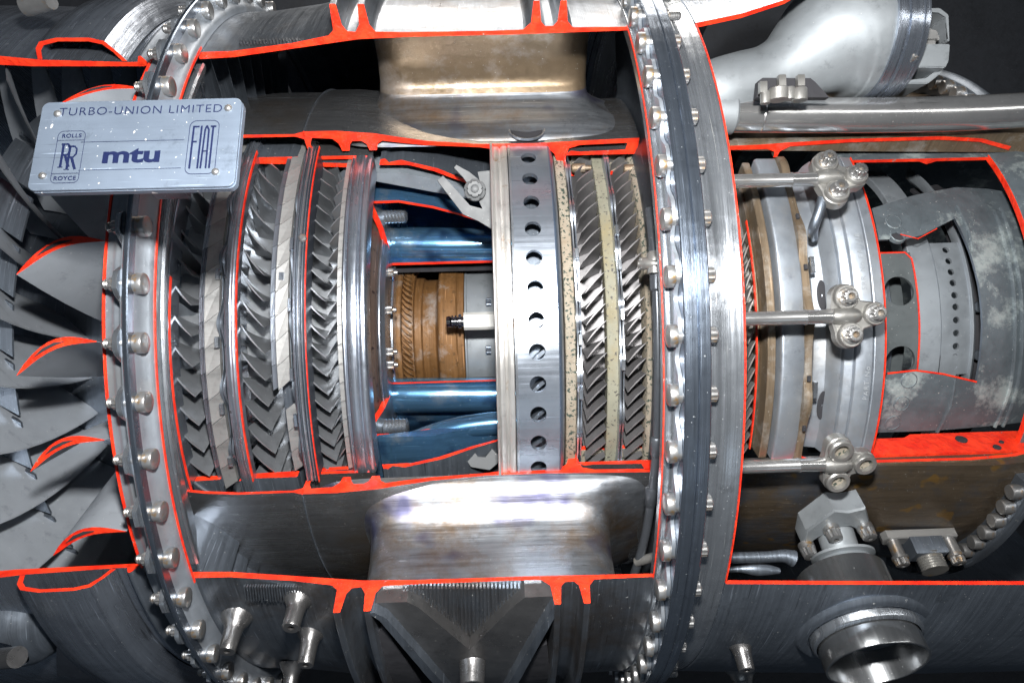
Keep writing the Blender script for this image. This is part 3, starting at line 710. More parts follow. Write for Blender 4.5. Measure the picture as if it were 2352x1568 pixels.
# ---- perforated band and its neighbours
def perforated(name, xa, xb, r, th, holes, hr, t0, t1, mats, parent, label=None, seg=24):
    """band with real round holes, built cell by cell"""
    bm = bmesh.new(); xm = (xa + xb) / 2
    ts = sorted(holes); cuts = [t0] + [(a + b) / 2 for a, b in zip(ts, ts[1:])] + [t1]
    for i, tc in enumerate(ts):
        lo, hi = cuts[i], cuts[i + 1]
        inner, outer = [], []
        for k in range(seg):
            a = 2 * math.pi * k / seg; c, s = math.cos(a), math.sin(a)
            inner.append((xm + hr * c, tc + math.degrees(hr * s / r)))
            m_ = 1 / max(abs(c), abs(s)); 
            ex = xm + (c * m_) * (xb - xa) / 2; tt = s * m_; et = tc + (hi - tc) * tt if tt > 0 else tc + (tc - lo) * tt
            outer.append((ex, et))
        vi = [[bm.verts.new(P(x, rr, t)) for x, t in inner] for rr in (r, r - th)]
        vo = [[bm.verts.new(P(x, rr, t)) for x, t in outer] for rr in (r, r - th)]
        for k in range(seg):
            j = (k + 1) % seg
            bm.faces.new((vi[0][k], vi[0][j], vo[0][j], vo[0][k])); bm.faces.new((vi[1][k], vo[1][k], vo[1][j], vi[1][j]))
            bm.faces.new((vi[0][k], vi[1][k], vi[1][j], vi[0][j])); 
            if abs(outer[k][0] - xa) < 1e-6 and abs(outer[j][0] - xa) < 1e-6 or abs(outer[k][0] - xb) < 1e-6 and abs(outer[j][0] - xb) < 1e-6: bm.faces.new((vo[0][k], vo[0][j], vo[1][j], vo[1][k]))
    return obj(name, bm, mats, parent, label, smooth=30)
holes = [cyl(px, py, .625)[1] for px, py in ((1217, 363), (1221, 411), (1224, 465), (1228, 525.5), (1231, 592), (1234, 662), (1237, 735), (1240, 808), (1241, 882), (1243, 951), (1243, 1016), (1244, 1073))]
pa, pb_ = X(1183, .625), X(1283, .625)
BAND = metal('cool_band_steel', (.34, .38, .44), .30, .85, 'axial', .06, dust=.2, bump=.1)
perforated('perforated_band', pa, pb_, .6255, .010, holes, .0168, WB, WT, BAND, E, 'broad steel band with a row of twelve round holes')
ringo('band_side', [(pb_, .6255), (pb_ + .004, .624), (pb_ + .012, .604), (pb_ + .010, .58), (pb_, .58)], metal('blued_edge', (.22, .29, .40), .35, .85, 'circ', .2, bump=.1), E, WB, WT)
ringo('band_lip', [(pa - .001, .622), (pa - .001, .628), (pa + .004, .6285), (pa + .004, .626)], STL, E, WB, WT, c=0)
ringo('band_seat', [(X(1136, .63), .58), (X(1136, .63), .634), (X(1139, .63), .636), (X(1143, .63), .634), (X(1145, .63), .626), (X(1158, .63), .626), (X(1160, .63), .622), (X(1163, .63), .622), (X(1165, .63), .627), (X(1180, .63), .628), (X(1182, .63), .58)],
      metal('rust_lined_steel', (.58, .57, .55), .35, .8, 'circ', .3, blot=(.36, .20, .08), blot_s=16, blot_r=(.58, .68)), E, WB, WT, label='narrow steel seat with rust lines, left of the perforated band')
ringo('nozzle_wall', rect(X(1190, .57), X(1282, .57), .56, .570), STD, E)
nv = blade_mesh('nozzle_vane', .05, 4, .05, 3, .50, .60, .008, STD)
for k in range(-7, 11):
    o = link('nozzle_vane', nv, E); o.location = (X(1240, .6), 0, 0); o.rotation_euler = (-R(k * 5.9 + 2), 0, 0)

# ---- turbine
def turb(name, label, pxL, pxR, r, N, ch, ph=0):
    e = blade_row(name, label, pxL, pxR, r, .50, N, -ch, TBLADE, .0032, root=.45, bname='turbine_blade', ph=ph, ext=1.05); return e
ringo('speckled_shroud', [(X(1298, .585), .54), (X(1298, .585), .588), (X(1322, .585), .586), (X(1326, .58), .54)], SPECK, E, label='speckled rusty shroud left of the first turbine rotor')
wavy('turbine_flange', 1324, 1330, .588, .600, 31, STL, 3, amp=3); wavy('turbine_flange', 1331, 1337, .588, .600, 31, ST, 3, amp=3)
clips(0, .600, (582, 680, 780, 905), .008, .022, .003, STL, px_of=onring(1333, .600))
turb('turbine_rotor', 'left turbine rotor with dark slanting blades', 1347, 1394, .581, 108, 4.4)
ringo('speckled_shroud', [(X(1394, .572), .54), (X(1394, .572), .573), (X(1421, .572), .572), (X(1424, .57), .54)], CREAM, E, label='cream speckled shroud between the two turbine rotors')
wavy('turbine_flange', 1423, 1429, .586, .598, 31, ST, 6, amp=3); wavy('turbine_flange', 1430, 1436, .586, .598, 31, STL, 6, amp=3)
clips(0, .598, (528, 608, 722, 838), .008, .022, .003, STL, px_of=onring(1431, .598))
turb('turbine_rotor', 'right turbine rotor with narrow dark blades', 1441, 1484, .579, 114, 4.0, 1)
ringo('turbine_shroud_end', [(X(1485, .57), .52), (X(1485, .57), .572), (X(1498, .58), .580), (X(1502, .58), .52)], SPECK, E)
# red cut blocks above and below the turbine
around([(.155, .552), (.165, .560), (.20, .556), (.24, .560), (.28, .556), (.325, .558), (.325, .546), (.155, .544)], [SPECK, RED], 'turbine_shroud_casing', E, WT, WB, c=0)
for px, py in ((1335, 382), (1455, 384)):
    bm = bmesh.new(); lathe(bm, [(-.022, .009), (-.018, .011), (.008, .011), (.009, .006), (.022, .006), (.023, .003)], 12); x_, t_ = cyl(px, py, .60)
    o = obj('shroud_pin', bm, RUSTY, E); o.location = P(X(px, .57), .575, 43.0); o.location = atd(px, py + 4, -.43); o.rotation_euler = (0, R(90), 0)
ringo('dark_liner_wall', [(X(1503, .60), .50), (X(1503, .60), .60), (X(1530, .63), .66), (X(1540, .7), .80), (X(1545, .7), .80), (X(1545, .6), .50)], STD, E, -60, 75)

# ---- drain pipe with clamp and tee
PIPED = metal('dark_hose', (.10, .11, .125), .35, .6, None, .1, bump=.1)
def on(px, py, r): x, t = cyl(px, py, r); return P(x, r, t)
bm = bmesh.new(); tube(bm, [on(1492, 480, .70), on(1500, 560, .70), on(1507, 640, .70), on(1511, 760, .70), on(1512, 900, .70), on(1508, 1030, .70), on(1498, 1130, .70), on(1484, 1220, .71), on(1466, 1290, .73), on(1452, 1330, .74)], .0092, 14)
dp = obj('drain_pipe', bm, PIPED, E, 'slim dark drain pipe running down beside the main flange')
for py in (648, 905 + 120, 1140):
    px = 1507 if py < 800 else (1508 if py < 1100 else 1497)
    bm = bmesh.new(); a, b = on(px, py - 22, .70), on(px - (4 if py > 1100 else 0), py + 22, .70); tube(bm, [a, a.lerp(b, .1), a.lerp(b, .9), b], [.0092, .0122, .0122, .0092], 14, sub=1); obj('pipe_sleeve', bm, PIPED, dp)
bm = bmesh.new(); tube(bm, [on(1462, 1290, .73), on(1504, 1278, .74)], .010, 12); obj('tee_branch', bm, FIT, dp)
bm = bmesh.new(); tube(bm, [on(1475, 605, .70), on(1500, 606, .715), on(1520, 606, .72)], [.011, .012, .010], 16, sub=3)
tube(bm, [on(1503, 583, .71), on(1504, 600, .712), on(1505, 628, .71)], [.0145, .0155, .0145], 16, sub=3); obj('pipe_clamp', bm, FIT, dp)
bm = bmesh.new(); x_, t_ = cyl(1470, 606, .70); lathe(bm, [(0, .015), (.003, .015), (.004, .011), (.018, .011), (.019, .007), (.022, .006)], 36, mod=lambda z, a: 1 + (.09 * math.cos(12 * a) if .0035 < z < .0185 else 0))
o = obj('clamp_nut', bm, BOLT, dp); o.location = P(x_ + .018, .70, t_); o.rotation_euler = axis_rot(t_, -1)

# ---- low pressure turbine casing and exhaust cone, right of the main flange
RT, RB = 41.0, -27.0
around([(.50, .622), (.60, .624), (.66, .628), (.80, .634), (1.0, .636), (1.10, .628), (1.18, .605), (1.18, .595), (1.10, .619), (1.0, .627), (.80, .625), (.67, .618), (.65, .605), (.648, .590), (.640, .590), (.638, .605), (.62, .612), (.50, .612)],
       [RUSTY, RED], 'turbine_case', E, RT, RB, 'rust stained turbine case around the exhaust, red cut edge', c=0)
around([(.79, .575), (.98, .574), (1.0, .566), (1.02, .574), (1.14, .574), (1.14, .582), (1.02, .582), (.98, .582), (.79, .582)], [EXH, RED], 'exhaust_liner', E, RT - .6, RB - .1, 'inner exhaust liner skin with thin red edge', c=0)
ringo('exhaust_rear_casing', [(1.140, .572), (1.140, .583), (1.20, .590), (1.7, .52), (1.7, .50), (1.20, .578)], EXH, E, label='dark rear casing closing the exhaust at the right edge')
ringo('rear_casing_edge', rect(1.1375, 1.1398, .572, .5835), RED, E, RB, RT, c=0)
bm = bmesh.new()
patch(bm, [(.80, -26.9), (1.30, -26.9), (1.30, -27.5), (.80, -27.5)], lambda x: .540 + (.012 if x < .9 else 0), .612, step=5); obj('red_panel', bm, RED, E, 'red painted panel below the exhaust opening')
for px, py, a in ((2208, 1010, .012), (2300, 1016, .005), (2290, 1028, .008)):
    bm = bmesh.new(); lathe(bm, [(-.002, a), (.002, a), (.0022, a * .7)], 24, mod=lambda z, q: 1)
    o = obj('panel_hole', bm, BLACKIN, E); p = atd(px, py, -.5)
    d = ray(px, py); nrm = Vector((0, math.sin(R(26.9)), math.cos(R(26.9)))); s_ = -((CO - P(1, .0, 0).zero() if False else CO).dot(nrm) * 0 + (CO.y * math.sin(R(-26.9)) + CO.z * math.cos(R(-26.9)))) / (d.y * math.sin(R(-26.9)) + d.z * math.cos(R(-26.9)))
    o.location = CO + d * s_ + Vector((0, 0, .001)); o.rotation_euler = (R(26.9), 0, 0)
# low pressure blades with red edges
e = blade_row('turbine_rotor', 'last turbine rotor, a thin strip of blades between red edges', 1718, 1736, .600, .53, 130, -3.4, FIT, .003, bname='turbine_blade', t0=-26, t1=20, root=.6, ext=1)
ringo('ring_edge', rect(X(1738, .61), X(1740, .61), .603, .61), RED, E, RB + 2.5, 22, c=0)
RT1 = 37.5
ringo('exhaust_ring', [(X(1741, .57), .54), (X(1741, .57), .572), (X(1758, .57), .565), (X(1758, .57), .54)], BROWN, E, RB, RT1, label='stained inner ring left of the grey band')
ringo('exhaust_ring', [(X(1762, .605), .54), (X(1764, .605), .605), (X(1783, .605), .604), (X(1786, .60), .54)], RUSTY, E, RB, RT1, label='mottled narrow ring left of the grey band')
ringo('exhaust_ring', [(X(1793, .61), .54), (X(1793, .61), .612), (X(1798, .61), .615), (X(1846, .61), .614), (X(1850, .61), .608), (X(1850, .60), .54)], CONE, E, RB, RT1, label='wide smooth grey band of the exhaust section')
wavy('exhaust_flange', 1853, 1873, .612, .626, 22, RUSTY, 2, amp=1, t0=RB, t1=RT1, rin=.55)
clips(0, .6265, (495, 612, 735, 870, 985), .006, .011, .0004, BLACKIN, 'bolt_hole', onring(1862, .6265))
clips(0, .615, (608, 895), .008, .034, .004, STL, 'joint_clip', onring(1876, .615))
cone_p = [(X(1876, .585), .50), (X(1876, .585), .570), (X(1900, .58), .575), (X(1905, .58), .590), (X(1930, .60), .605), (X(1933, .60), .598), (X(1936, .60), .606), (X(1954, .60), .612), (X(1957, .60), .606), (X(1960, .60), .613), (X(2002, .61), .616), (X(2004, .61), .606), (X(2007, .61), .615), (X(2032, .61), .612), (X(2032, .61), .598), (X(1905, .58), .54)]
ec = ringo('exhaust_cone', cone_p, [CONE, RED], E, RB, RT1, cap=1, label='pale grey ridged exhaust cone with engraved serial lettering', c=.0012)
ringo('cone_edge', rect(X(2032.5, .61), X(2034.5, .61), .592, .6135), RED, ec, RB, RT1, c=0)
# dark oval slots between flange and cone
for py in (500, 678, 1010 - 80):
    x_, t_ = cyl(1888, py, .577); bm = bmesh.new(); lathe(bm, [(.0005, .001), (.0012, .011), (.0005, .0125)], 24, closed=False); o = obj('oval_slot', bm, BLACKIN, ec); place(o, x_, .577, t_); o.scale = (.9, 2.6, 1)
# engraving, a few stamped lines
def text_mesh(body, size, ext=0, spacing=1.0, bold=0, shear=0, align='CENTER'):
    c = bpy.data.curves.new('lettering', 'FONT'); c.body = body; c.size = size; c.extrude = ext; c.space_character = spacing; c.offset = bold; c.shear = shear
    c.align_x = align; c.align_y = 'CENTER'
    o = bpy.data.objects.new('tmp', c); S.collection.objects.link(o)
    me = bpy.data.meshes.new_from_object(o); bpy.data.objects.remove(o); bpy.data.curves.remove(c); return me
ENG = flat('engraved_grey', (.27, .29, .31), .6)
for body, px, py in (('SRR No EA 118', 1978, 600), ('PART No', 1990, 880)):
    me = text_mesh(body, .015, .0002, 1.25); x_, t_ = cyl(px, py, .6145); o = link('engraved_lettering', me, ec, mats=[ENG]); place(o, x_, .6163, t_, 90)
    # wrap on the cone
    for v in me.vertices:
        a = v.co.x / .614; v.co.x = math.sin(a) * (.6163 + v.co.z); v.co.z = -.6163 + math.cos(a) * (.6163 + v.co.z)

# exhaust drum with sawn windows
def drum_r(x): return .535 - .18 * max(0, (x - .95)) ** 1.5
da = lambda px, py, r=.53: cyl(px, py, r)
bm = bmesh.new()
low = [da(2035, 856), da(2099, 849), da(2161, 857), da(2243, 877), (1.35, da(2243, 877)[1]), (1.35, -26.5), (.80, -26.5)]
upn = [da(2000, 482), da(2016, 553), da(2040, 552), da(2046, 540), da(2056, 537), da(2068, 542), da(2074, 552), da(2116, 542), da(2193, 502), (1.35, da(2193, 502)[1]), (1.35, 34), da(2277, 425), da(2198, 428), da(2094, 453)]
rgt = [da(2193, 502), da(2228, 576), da(2250, 656), da(2258, 745), da(2253, 819), da(2243, 877), (1.35, da(2243, 877)[1]), (1.35, da(2193, 502)[1])]
patch(bm, low, lambda x: drum_r(x) - .006, drum_r, cap=1, step=2)
patch(bm, upn, lambda x: drum_r(x) - .006, drum_r, cap=1, step=2)
patch(bm, rgt, lambda x: drum_r(x) - .006, drum_r, cap=1, step=2)
dr_ = obj('exhaust_drum', bm, [EXH, STD], E, 'green grey blotched exhaust drum with sawn windows')
def edge_bead(pts, r, w=.0022):
    bm = bmesh.new(); ps = []
    for (ax, at), (bx, bt) in zip(pts, pts[1:]):
        n = max(1, int(abs(bt - at) / 2))
        for i in range(n): x = ax + (bx - ax) * i / n; ps.append(P(x, (r(x) if callable(r) else r) + .0005, at + (bt - at) * i / n))
    x, t = pts[-1]; ps.append(P(x, (r(x) if callable(r) else r), t)); tube(bm, ps, w, 6, sub=1); return bm
obj('red_saw_edge', edge_bead(low[:4], drum_r), RED, dr_)
obj('red_saw_edge', edge_bead([da(2065, 541), da(2105, 551), da(2150, 527)], drum_r, .0012), RED, dr_)
seam = [da(2130, 470), da(2170, 530)]
for pts in ([(1.05, 30), (1.055, 22), (1.05, 17)], [da(2190, 868), da(2180, 930), da(2150, 990)], [da(2290, 480), da(2325, 600), da(2338, 760), da(2325, 900), da(2290, 985)], [da(2305, 470), da(2343, 600), da(2356, 760), da(2343, 900), da(2310, 985)]):
    obj('weld_seam', edge_bead(pts, drum_r, .004), EXH, dr_)
for px, py in ((2085, 872), (2068, 925), (2048, 968), (2050, 512), (2060, 540)):
    x_, t_ = cyl(px, py, .53); bm = bmesh.new(); lathe(bm, [(-.004, .021), (.004, .0185), (.005, .0165), (.002, .0155), (-.002, .015)], 28, closed=False); o = obj('raised_hole_rim', bm, EXH, dr_); place(o, x_, .531, t_)
    bm = bmesh.new(); lathe(bm, [(.0018, .0005), (.0012, .0155)], 24, closed=False); o = obj('round_hole', bm, BLACKIN, dr_); place(o, x_, .5315, t_)
# inner drum seen through the window: row of small holes
idr = metal('inner_drum_grey', (.30, .33, .36), .5, .6, None, .08, dust=.6, bump=.15)
X0, X1 = X(2090, .46), X(2240, .46)
hs = [cyl(px, py, .46)[1] for px, py in ((2140, 575), (2160, 600), (2172, 625), (2180, 650), (2186, 678), (2190, 705), (2193, 735), (2194, 765), (2192, 795), (2188, 820), (2180, 842), (2170, 860))]
perforated('inner_drum', X(2163, .46), X(2230, .46), .46, .006, hs, .0076, -9, 24, idr, E, 'grey inner drum with a row of small holes behind the sawn window', seg=16)
ringo('inner_drum_front', [(X(2109, .46), .44), (X(2109, .46), .458), (X(2163, .46), .460), (X(2163, .46), .44)], idr, E, -60, 60)
ringo('inner_drum_rim', [(X(2230, .46), .44), (X(2230, .46), .462), (X(2232, .46), .466), (X(2243, .46), .458), (X(2246, .45), .42)], idr, E, -60, 60)
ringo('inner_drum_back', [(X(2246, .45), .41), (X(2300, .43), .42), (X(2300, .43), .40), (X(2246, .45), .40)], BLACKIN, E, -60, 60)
for py in (615, 705, 815): 
    x_, t_ = cyl(2247, py, .44); bm = bmesh.new(); lathe(bm, [(0, .013), (.006, .012), (.007, .006)], 16); o = obj('dark_stud', bm, STD, E); place(o, x_, .438, t_)
# sawn inner window with big round holes
xw0, xw1 = X(2030, .475), X(2112, .475)
tw_ = [cyl(2075, py, .47)[1] for py in (582, 845)]
WP = metal('dark_grey_plate', (.10, .115, .12), .6, .4, None, .15, dust=.8)  # plain dark grey of the sawn panel and the wall behind it
wx0, wx1 = X(2030, .47), X(2111, .47)
tA, tB = cyl(2090, 580, .47)[1], cyl(2100, 846, .47)[1]
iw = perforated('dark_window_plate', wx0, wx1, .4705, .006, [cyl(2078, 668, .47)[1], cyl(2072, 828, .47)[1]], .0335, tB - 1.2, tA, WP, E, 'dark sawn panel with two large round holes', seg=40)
q = [(wx0, tB - 1.2), (wx0, tA), (wx1 - .012, tA), (wx1, tA - 2), (wx1, tB - 1.2), (wx0, tB - 1.2)]
obj('red_saw_edge', edge_bead(q[1:], .4712, .0020), RED, iw)
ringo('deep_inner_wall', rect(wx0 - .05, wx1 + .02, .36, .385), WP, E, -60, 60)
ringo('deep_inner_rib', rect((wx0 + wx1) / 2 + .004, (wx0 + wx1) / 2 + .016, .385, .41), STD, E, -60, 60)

# inner skins below the turbine case: oil-stained inner bypass wall
ringo('stained_case_skin', [(.50, .622), (.8, .640), (1.05, .650), (1.15, .640), (1.15, .60), (.50, .60)], OILY, E, 275, 360 + RB - .4, c=0, label='brown oil stained skin of the turbine case, lower right')
ringo('stained_upper_skin', [(.50, .624), (.8, .638), (1.15, .640), (1.4, .60), (1.4, .58), (.50, .61)], RUSTY, E, RT + .3, 85, c=0)
rfl = ringo('rear_bolted_ring', [(1.10, .62), (1.10, .69), (1.115, .70), (1.13, .69), (1.13, .60)], STD, E, -85, -30, label='rear bolted ring at the right edge')
ringo('rear_ring_upper', [(1.10, .62), (1.10, .69), (1.115, .70), (1.13, .69), (1.13, .60)], STD, E, 47, 85)
br = bolt_mesh('ring_bolt', .0165, .020, .02, .012, .018, .009, .004)
for t in list(range(-72, -28, 4)) + list(range(48, 76, 4)):
    o = link('ring_bolt', br, rfl); o.location = P(1.095, .675, t); o.rotation_euler = axis_rot(t, -1)

# ---- linkages with three-bolt triangular clevis
def linkage(x, r, t, spin, label, bolts=True):
    e = bpy.data.objects.new('linkage_arm', None); S.collection.objects.link(e); e.parent = E; e['label'] = label
    place(e, x, r, t, spin)
    bm = bmesh.new(); tube(bm, [(-.26, 0, 0), (-.075, 0, 0), (-.073, 0, 0), (-.070, 0, 0), (-.068, 0, 0), (-.012, 0, 0)], [.0135, .0135, .0148, .0148, .0135, .0145], 20, sub=1); obj('rod', bm, PIPE, e)
    cs = ((.004, .036, .026), (.058, .003, .024), (.010, -.036, .026))
    bm = bmesh.new()
    # outline: hull of three discs with concave waists
    out = []
    def arc(c, rr, a0, a1, n=9): return [(c[0] + rr * math.cos(R(a0 + (a1 - a0) * i / n)), c[1] + rr * math.sin(R(a0 + (a1 - a0) * i / n))) for i in range(n + 1)]
    out += arc(cs[1][:2], cs[1][2], -55, 62) + [(.036, .029)] + arc(cs[0][:2], cs[0][2], 40, 190) + [(-.022, .017), (-.024, 0), (-.020, -.017)] + arc(cs[2][:2], cs[2][2], 170, 320) + [(.040, -.026)]
    prism(bm, out, -.016, .004, bev=.003)
    obj('clevis', bm, FIT, e)
    bm = bmesh.new(); 
    tube(bm, [(-.020, 0, .002), (0, 0, .005), (.022, 0, .003), (.034, 0, -.004)], [.0150, .0165, .0145, .006], 18, sub=4)
    obj('rod_socket', bm, FIT, e)
    for cx, cy, rr in cs:
        bm = bmesh.new(); rr *= .92
        lathe(bm, [(-.02, rr), (.010, rr), (.0125, rr * .92), (.0125, rr * .70)] if bolts else [(-.02, rr), (.012, rr), (.015, rr * .9), (.015, rr * .62), (.004, rr * .58)], 28, M=Matrix.Translation((cx, cy, 0)), closed=bolts)
        obj('boss', bm, FIT, e)
        if bolts:
            bm = bmesh.new(); M_ = Matrix.Translation((cx, cy, .0125))
            lathe(bm, [(-.001, .0175), (.0028, .0175), (.0034, .0168), (.0036, .0128), (.0165, .0125), (.0175, .0116), (.0175, .0064), (.006, .0060)], 48, M=M_, mod=lambda z, a: 1 + (.085 * math.cos(12 * a) if .0035 < z < .017 else 0))
            obj('twelve_point_bolt', bm, BOLT, e)
            bm = bmesh.new(); lathe(bm, [(.0065, .0005), (.0066, .0062)], 16, M=M_, closed=False); obj('bolt_recess', bm, RUSTY, e)
        else:
            bm = bmesh.new(); M_ = Matrix.Translation((cx, cy, .004)); lathe(bm, [(0, .0005), (.0005, rr * .6)], 24, M=M_, closed=False); obj('bore_floor', bm, SPECK, e)
    return e
x_, t_ = cyl(1935, 726, .70)
linkage(x_, .70, t_, 0, 'middle linkage arm with three-bolt triangular clevis in front of the cone')
x_, t_ = cyl(1895, 400, .70)
linkage(x_, .70, t_ - 1, 0, 'upper linkage arm with rusty bolts on a triangular clevis')
x_, t_ = cyl(1915, 1065, .70)
linkage(x_, .70, t_, 0, 'lower linkage arm with empty open eyes', False)
# curved link rods behind the upper clevis
bm = bmesh.new(); tube(bm, [on(1890, 455, .69), on(1880, 490, .68), on(1868, 525, .66), on(1868, 545, .62)], .010, 12); obj('link_rod', bm, STD, E)

# ---- bleed pipe
bm = bmesh.new(); yy = -.52
tube(bm, [atd(1640, 264, yy), atd(1700, 264, yy), atd(1850, 265, yy), atd(2000, 265, yy), atd(2140, 263, yy), atd(2260, 259, yy), atd(2420, 250, yy)], .0370, 40, sub=8)
bp = obj('bleed_pipe', bm, PIPE, E, 'fat polished bleed pipe running right from the main flange')
bm = bmesh.new(); tube(bm, [atd(1640, 260, yy), atd(1680, 260, yy), atd(1685, 260, yy)], [.045, .045, .041], 40, sub=1); obj('pipe_collar', bm, GREY, bp)
bm = bmesh.new(); tube(bm, [atd(1742, 264, yy), atd(1745, 264, yy), atd(1748, 264, yy)], [.0370, .0382, .0370], 40, sub=1); obj('pipe_weld', bm, PIPE, bp)
# ---- grey flared valve duct, upper right
yv = -.50
bm = bmesh.new()
sta = [(1600, 232, 66), (1660, 215, 76), (1720, 195, 74), (1770, 178, 70), (1820, 158, 80), (1870, 130, 100), (1920, 103, 124), (1965, 88, 138), (2000, 82, 143), (2022, 80, 143)]
sta = [(1176 + (px - 1176) * (1 - .55 * r / CF / 1.0), py, r) for px, py, r in sta]
C = [atd(px, py, yv) for px, py, r in sta]; RR = [r / CF * (yv + 2) for px, py, r in sta]
tube(bm, C, RR, 56, sub=6)
vd = obj('valve_duct', bm, GREY, E, 'matt grey flared valve duct in the upper right corner')
Mv = Matrix.Translation(atd(1176 + 846 * (1 - .55 * 143 / CF), 80, yv)) @ Matrix.Rotation(R(90), 4, 'Y'); k = (yv + 2) / CF
bm = bmesh.new(); lathe(bm, [(0, 143 * k), (0, 149 * k), (3 * k, 150 * k), (18 * k, 150 * k), (20 * k, 146 * k), (24 * k, 146 * k), (26 * k, 151 * k), (50 * k, 151 * k), (52 * k, 147 * k), (55 * k, 147 * k), (57 * k, 150 * k), (68 * k, 149 * k), (70 * k, 144 * k), (70 * k, 20 * k)], 72, M=Mv)
obj('machined_ring', bm, ST, vd, 'bright machined ring on the duct mouth')
GOLD = flat('gold_line', (.55, .33, .04), .4, .6)
for a in (20, -14): pass
# bracket box right of the ring
bk = bpy.data.objects.new('valve_bracket', None); S.collection.objects.link(bk); bk.parent = E; bk['label'] = 'open grey bracket box right of the machined ring'
def boxpx(name, pts, y0, y1, mat, parent, hollow=None, bev=.002):
    """outline in photo points at depth y0, extruded back to y1"""
    bm = bmesh.new(); F = [atd(px, py, y0) for px, py in pts]
    a = [bm.verts.new(v) for v in F]; b = [bm.verts.new(Vector((v.x, y1, v.z))) for v in F]
    bm.faces.new(a); bm.faces.new(b[::-1])
    for i in range(len(a)): bm.faces.new((a[i], a[(i + 1) % len(a)], b[(i + 1) % len(a)], b[i]))
    if bev: bmesh.ops.bevel(bm, geom=list(bm.edges), offset=bev, segments=2, affect='EDGES')
    return obj(name, bm, mat, parent)
boxpx('bracket_plate', [(2088, 20), (2160, 18), (2180, 34), (2182, 96), (2176, 92), (2174, 38), (2156, 27), (2088, 28)], -.56, -.42, GREY, bk)
boxpx('bracket_drum', [(2086, 62), (2150, 60), (2163, 70), (2163, 98), (2090, 99)], -.58, -.45, SEG, bk, bev=.008)
boxpx('bracket_block', [(2088, 101), (2183, 101), (2180, 140), (2172, 156), (2095, 154), (2086, 140)], -.585, -.44, GREY, bk)
boxpx('bracket_foot', [(2070, 184), (2128, 182), (2150, 160), (2170, 157), (2164, 166), (2132, 192), (2070, 192)], -.56, -.44, GREY, bk)
boxpx('bracket_web', [(2072, 158), (2105, 158), (2108, 168), (2100, 176), (2072, 176)], -.50, -.46, STD, bk)
for px, py in ((2090, 42), (2088, 130)):
    bm = bmesh.new(); lathe(bm, [(0, .013), (.004, .013), (.005, .009), (.016, .009), (.018, .006)], 36, mod=lambda z, a: 1 + (.09 * math.cos(12 * a) if .0045 < z < .0165 else 0)); o = obj('twelve_point_bolt', bm, BOLT, bk); o.location = atd(px, py, -.60); o.rotation_euler = (0, R(90), 0)
# bolted lugs in the notch under the duct
nb = boxpx('duct_notch', [(1738, 224), (1742, 186), (1752, 179), (1862, 180), (1872, 188), (1905, 224)], -.6185, -.60, BLACKIN, vd, bev=0)  # black plate painting the dark of the cut-out
lg = bpy.data.objects.new('lug_cluster', None); S.collection.objects.link(lg); lg.parent = E; lg['label'] = 'cream lugs with square pins in the notch under the duct'
for px, py, a in ((1788, 204, 20), (1836, 205, 16), (1757, 212, 10), (1813, 203, 12)):
    bm = bmesh.new(); lathe(bm, [(-.016, a * k), (.006, a * k), (.008, a * k * .9)], 24); o = obj('lug', bm, FIT, lg); o.location = atd(px, py + 8, -.640)
for px, py in ((1795, 190), (1838, 190), (1752, 205)):
    bm = bmesh.new(); prism(bm, [(-.007, -.006), (.007, -.006), (.007, .006), (-.007, .006)], -.008, .014, bev=.001); o = obj('square_pin', bm, FIT, lg); o.location = atd(px, py, -.643)

# ---- bosses on the bypass casing, V bracket
def boss(px, py, r, r1, r2, h, mat, hole=.4, parent=None, name='casing_boss'):
    x, t = cyl(px, py, r); bm = bmesh.new()
    lathe(bm, [(-.012, r1 * 1.9), (.001, r1 * 1.55), (.008, r1 * 1.2), (.018, r1 * 1.05), (h * .5, r1), (h - .0015, r2), (h, r2 * .94), (h, r2 * hole), (h - .02, r2 * hole * .95)], 36, closed=False)
    o = obj(name, bm, mat, parent or oc_o); place(o, x, r, t); return o
BOSSM = metal('boss_metal', (.27, .265, .265), .3, .9, None, .15)
boss(541, 1428, .865, .0160, .0152, .058, BOSSM)
boss(684, 1380, .870, .0160, .0152, .055, BOSSM)
boss(714, 1458, .870, .0160, .0152, .058, BOSSM)
boss(672, 1536, .870, .0155, .015, .050, BOSSM)
boss(1085, 1500, .90, .025, .023, .060, BOSSM, .02)
# V bracket between the ribs
vb = bpy.data.objects.new('vee_bracket', None); S.collection.objects.link(vb); vb.parent = oc_o
def vpatch(pts, r0, r1, name, mat):
    pts = dense(pts + [pts[0]], 6)[:-1]; bm = bmesh.new(); patch(bm, [(x, min(t, -29.8)) for x, t in (cyl(px, py, r1) for px, py in pts)], r0, r1, step=2); return obj(name, bm, mat, vb)
vpatch([(868, 1350), (905, 1348), (1075, 1488), (1110, 1530), (1100, 1600), (1040, 1600), (890, 1420), (858, 1385)], .878, .918, 'bracket_arm', BOSSM)
vpatch([(1268, 1352), (1225, 1348), (1110, 1460), (1078, 1492), (1076, 1600), (1150, 1600), (1262, 1430), (1275, 1392)], .878, .9175, 'bracket_arm', BOSSM)
vpatch([(842, 1390), (856, 1384), (1046, 1600), (1022, 1600)], .90, .938, 'bracket_rail', STD)
vpatch([(1272, 1388), (1288, 1392), (1172, 1600), (1150, 1600)], .90, .938, 'bracket_rail', STD)
vpatch([(868, 1452), (882, 1440), (935, 1520), (990, 1600), (885, 1600)], .885, .9225, 'dark_pocket', BLACKIN)  # black patch laid over the arm, painting the shade of an opening
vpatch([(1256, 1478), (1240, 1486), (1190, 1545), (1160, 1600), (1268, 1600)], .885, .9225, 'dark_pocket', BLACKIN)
for i in range(9):
    pass
# lower ends of the vertical strips between the rib pairs
bm = bmesh.new(); 

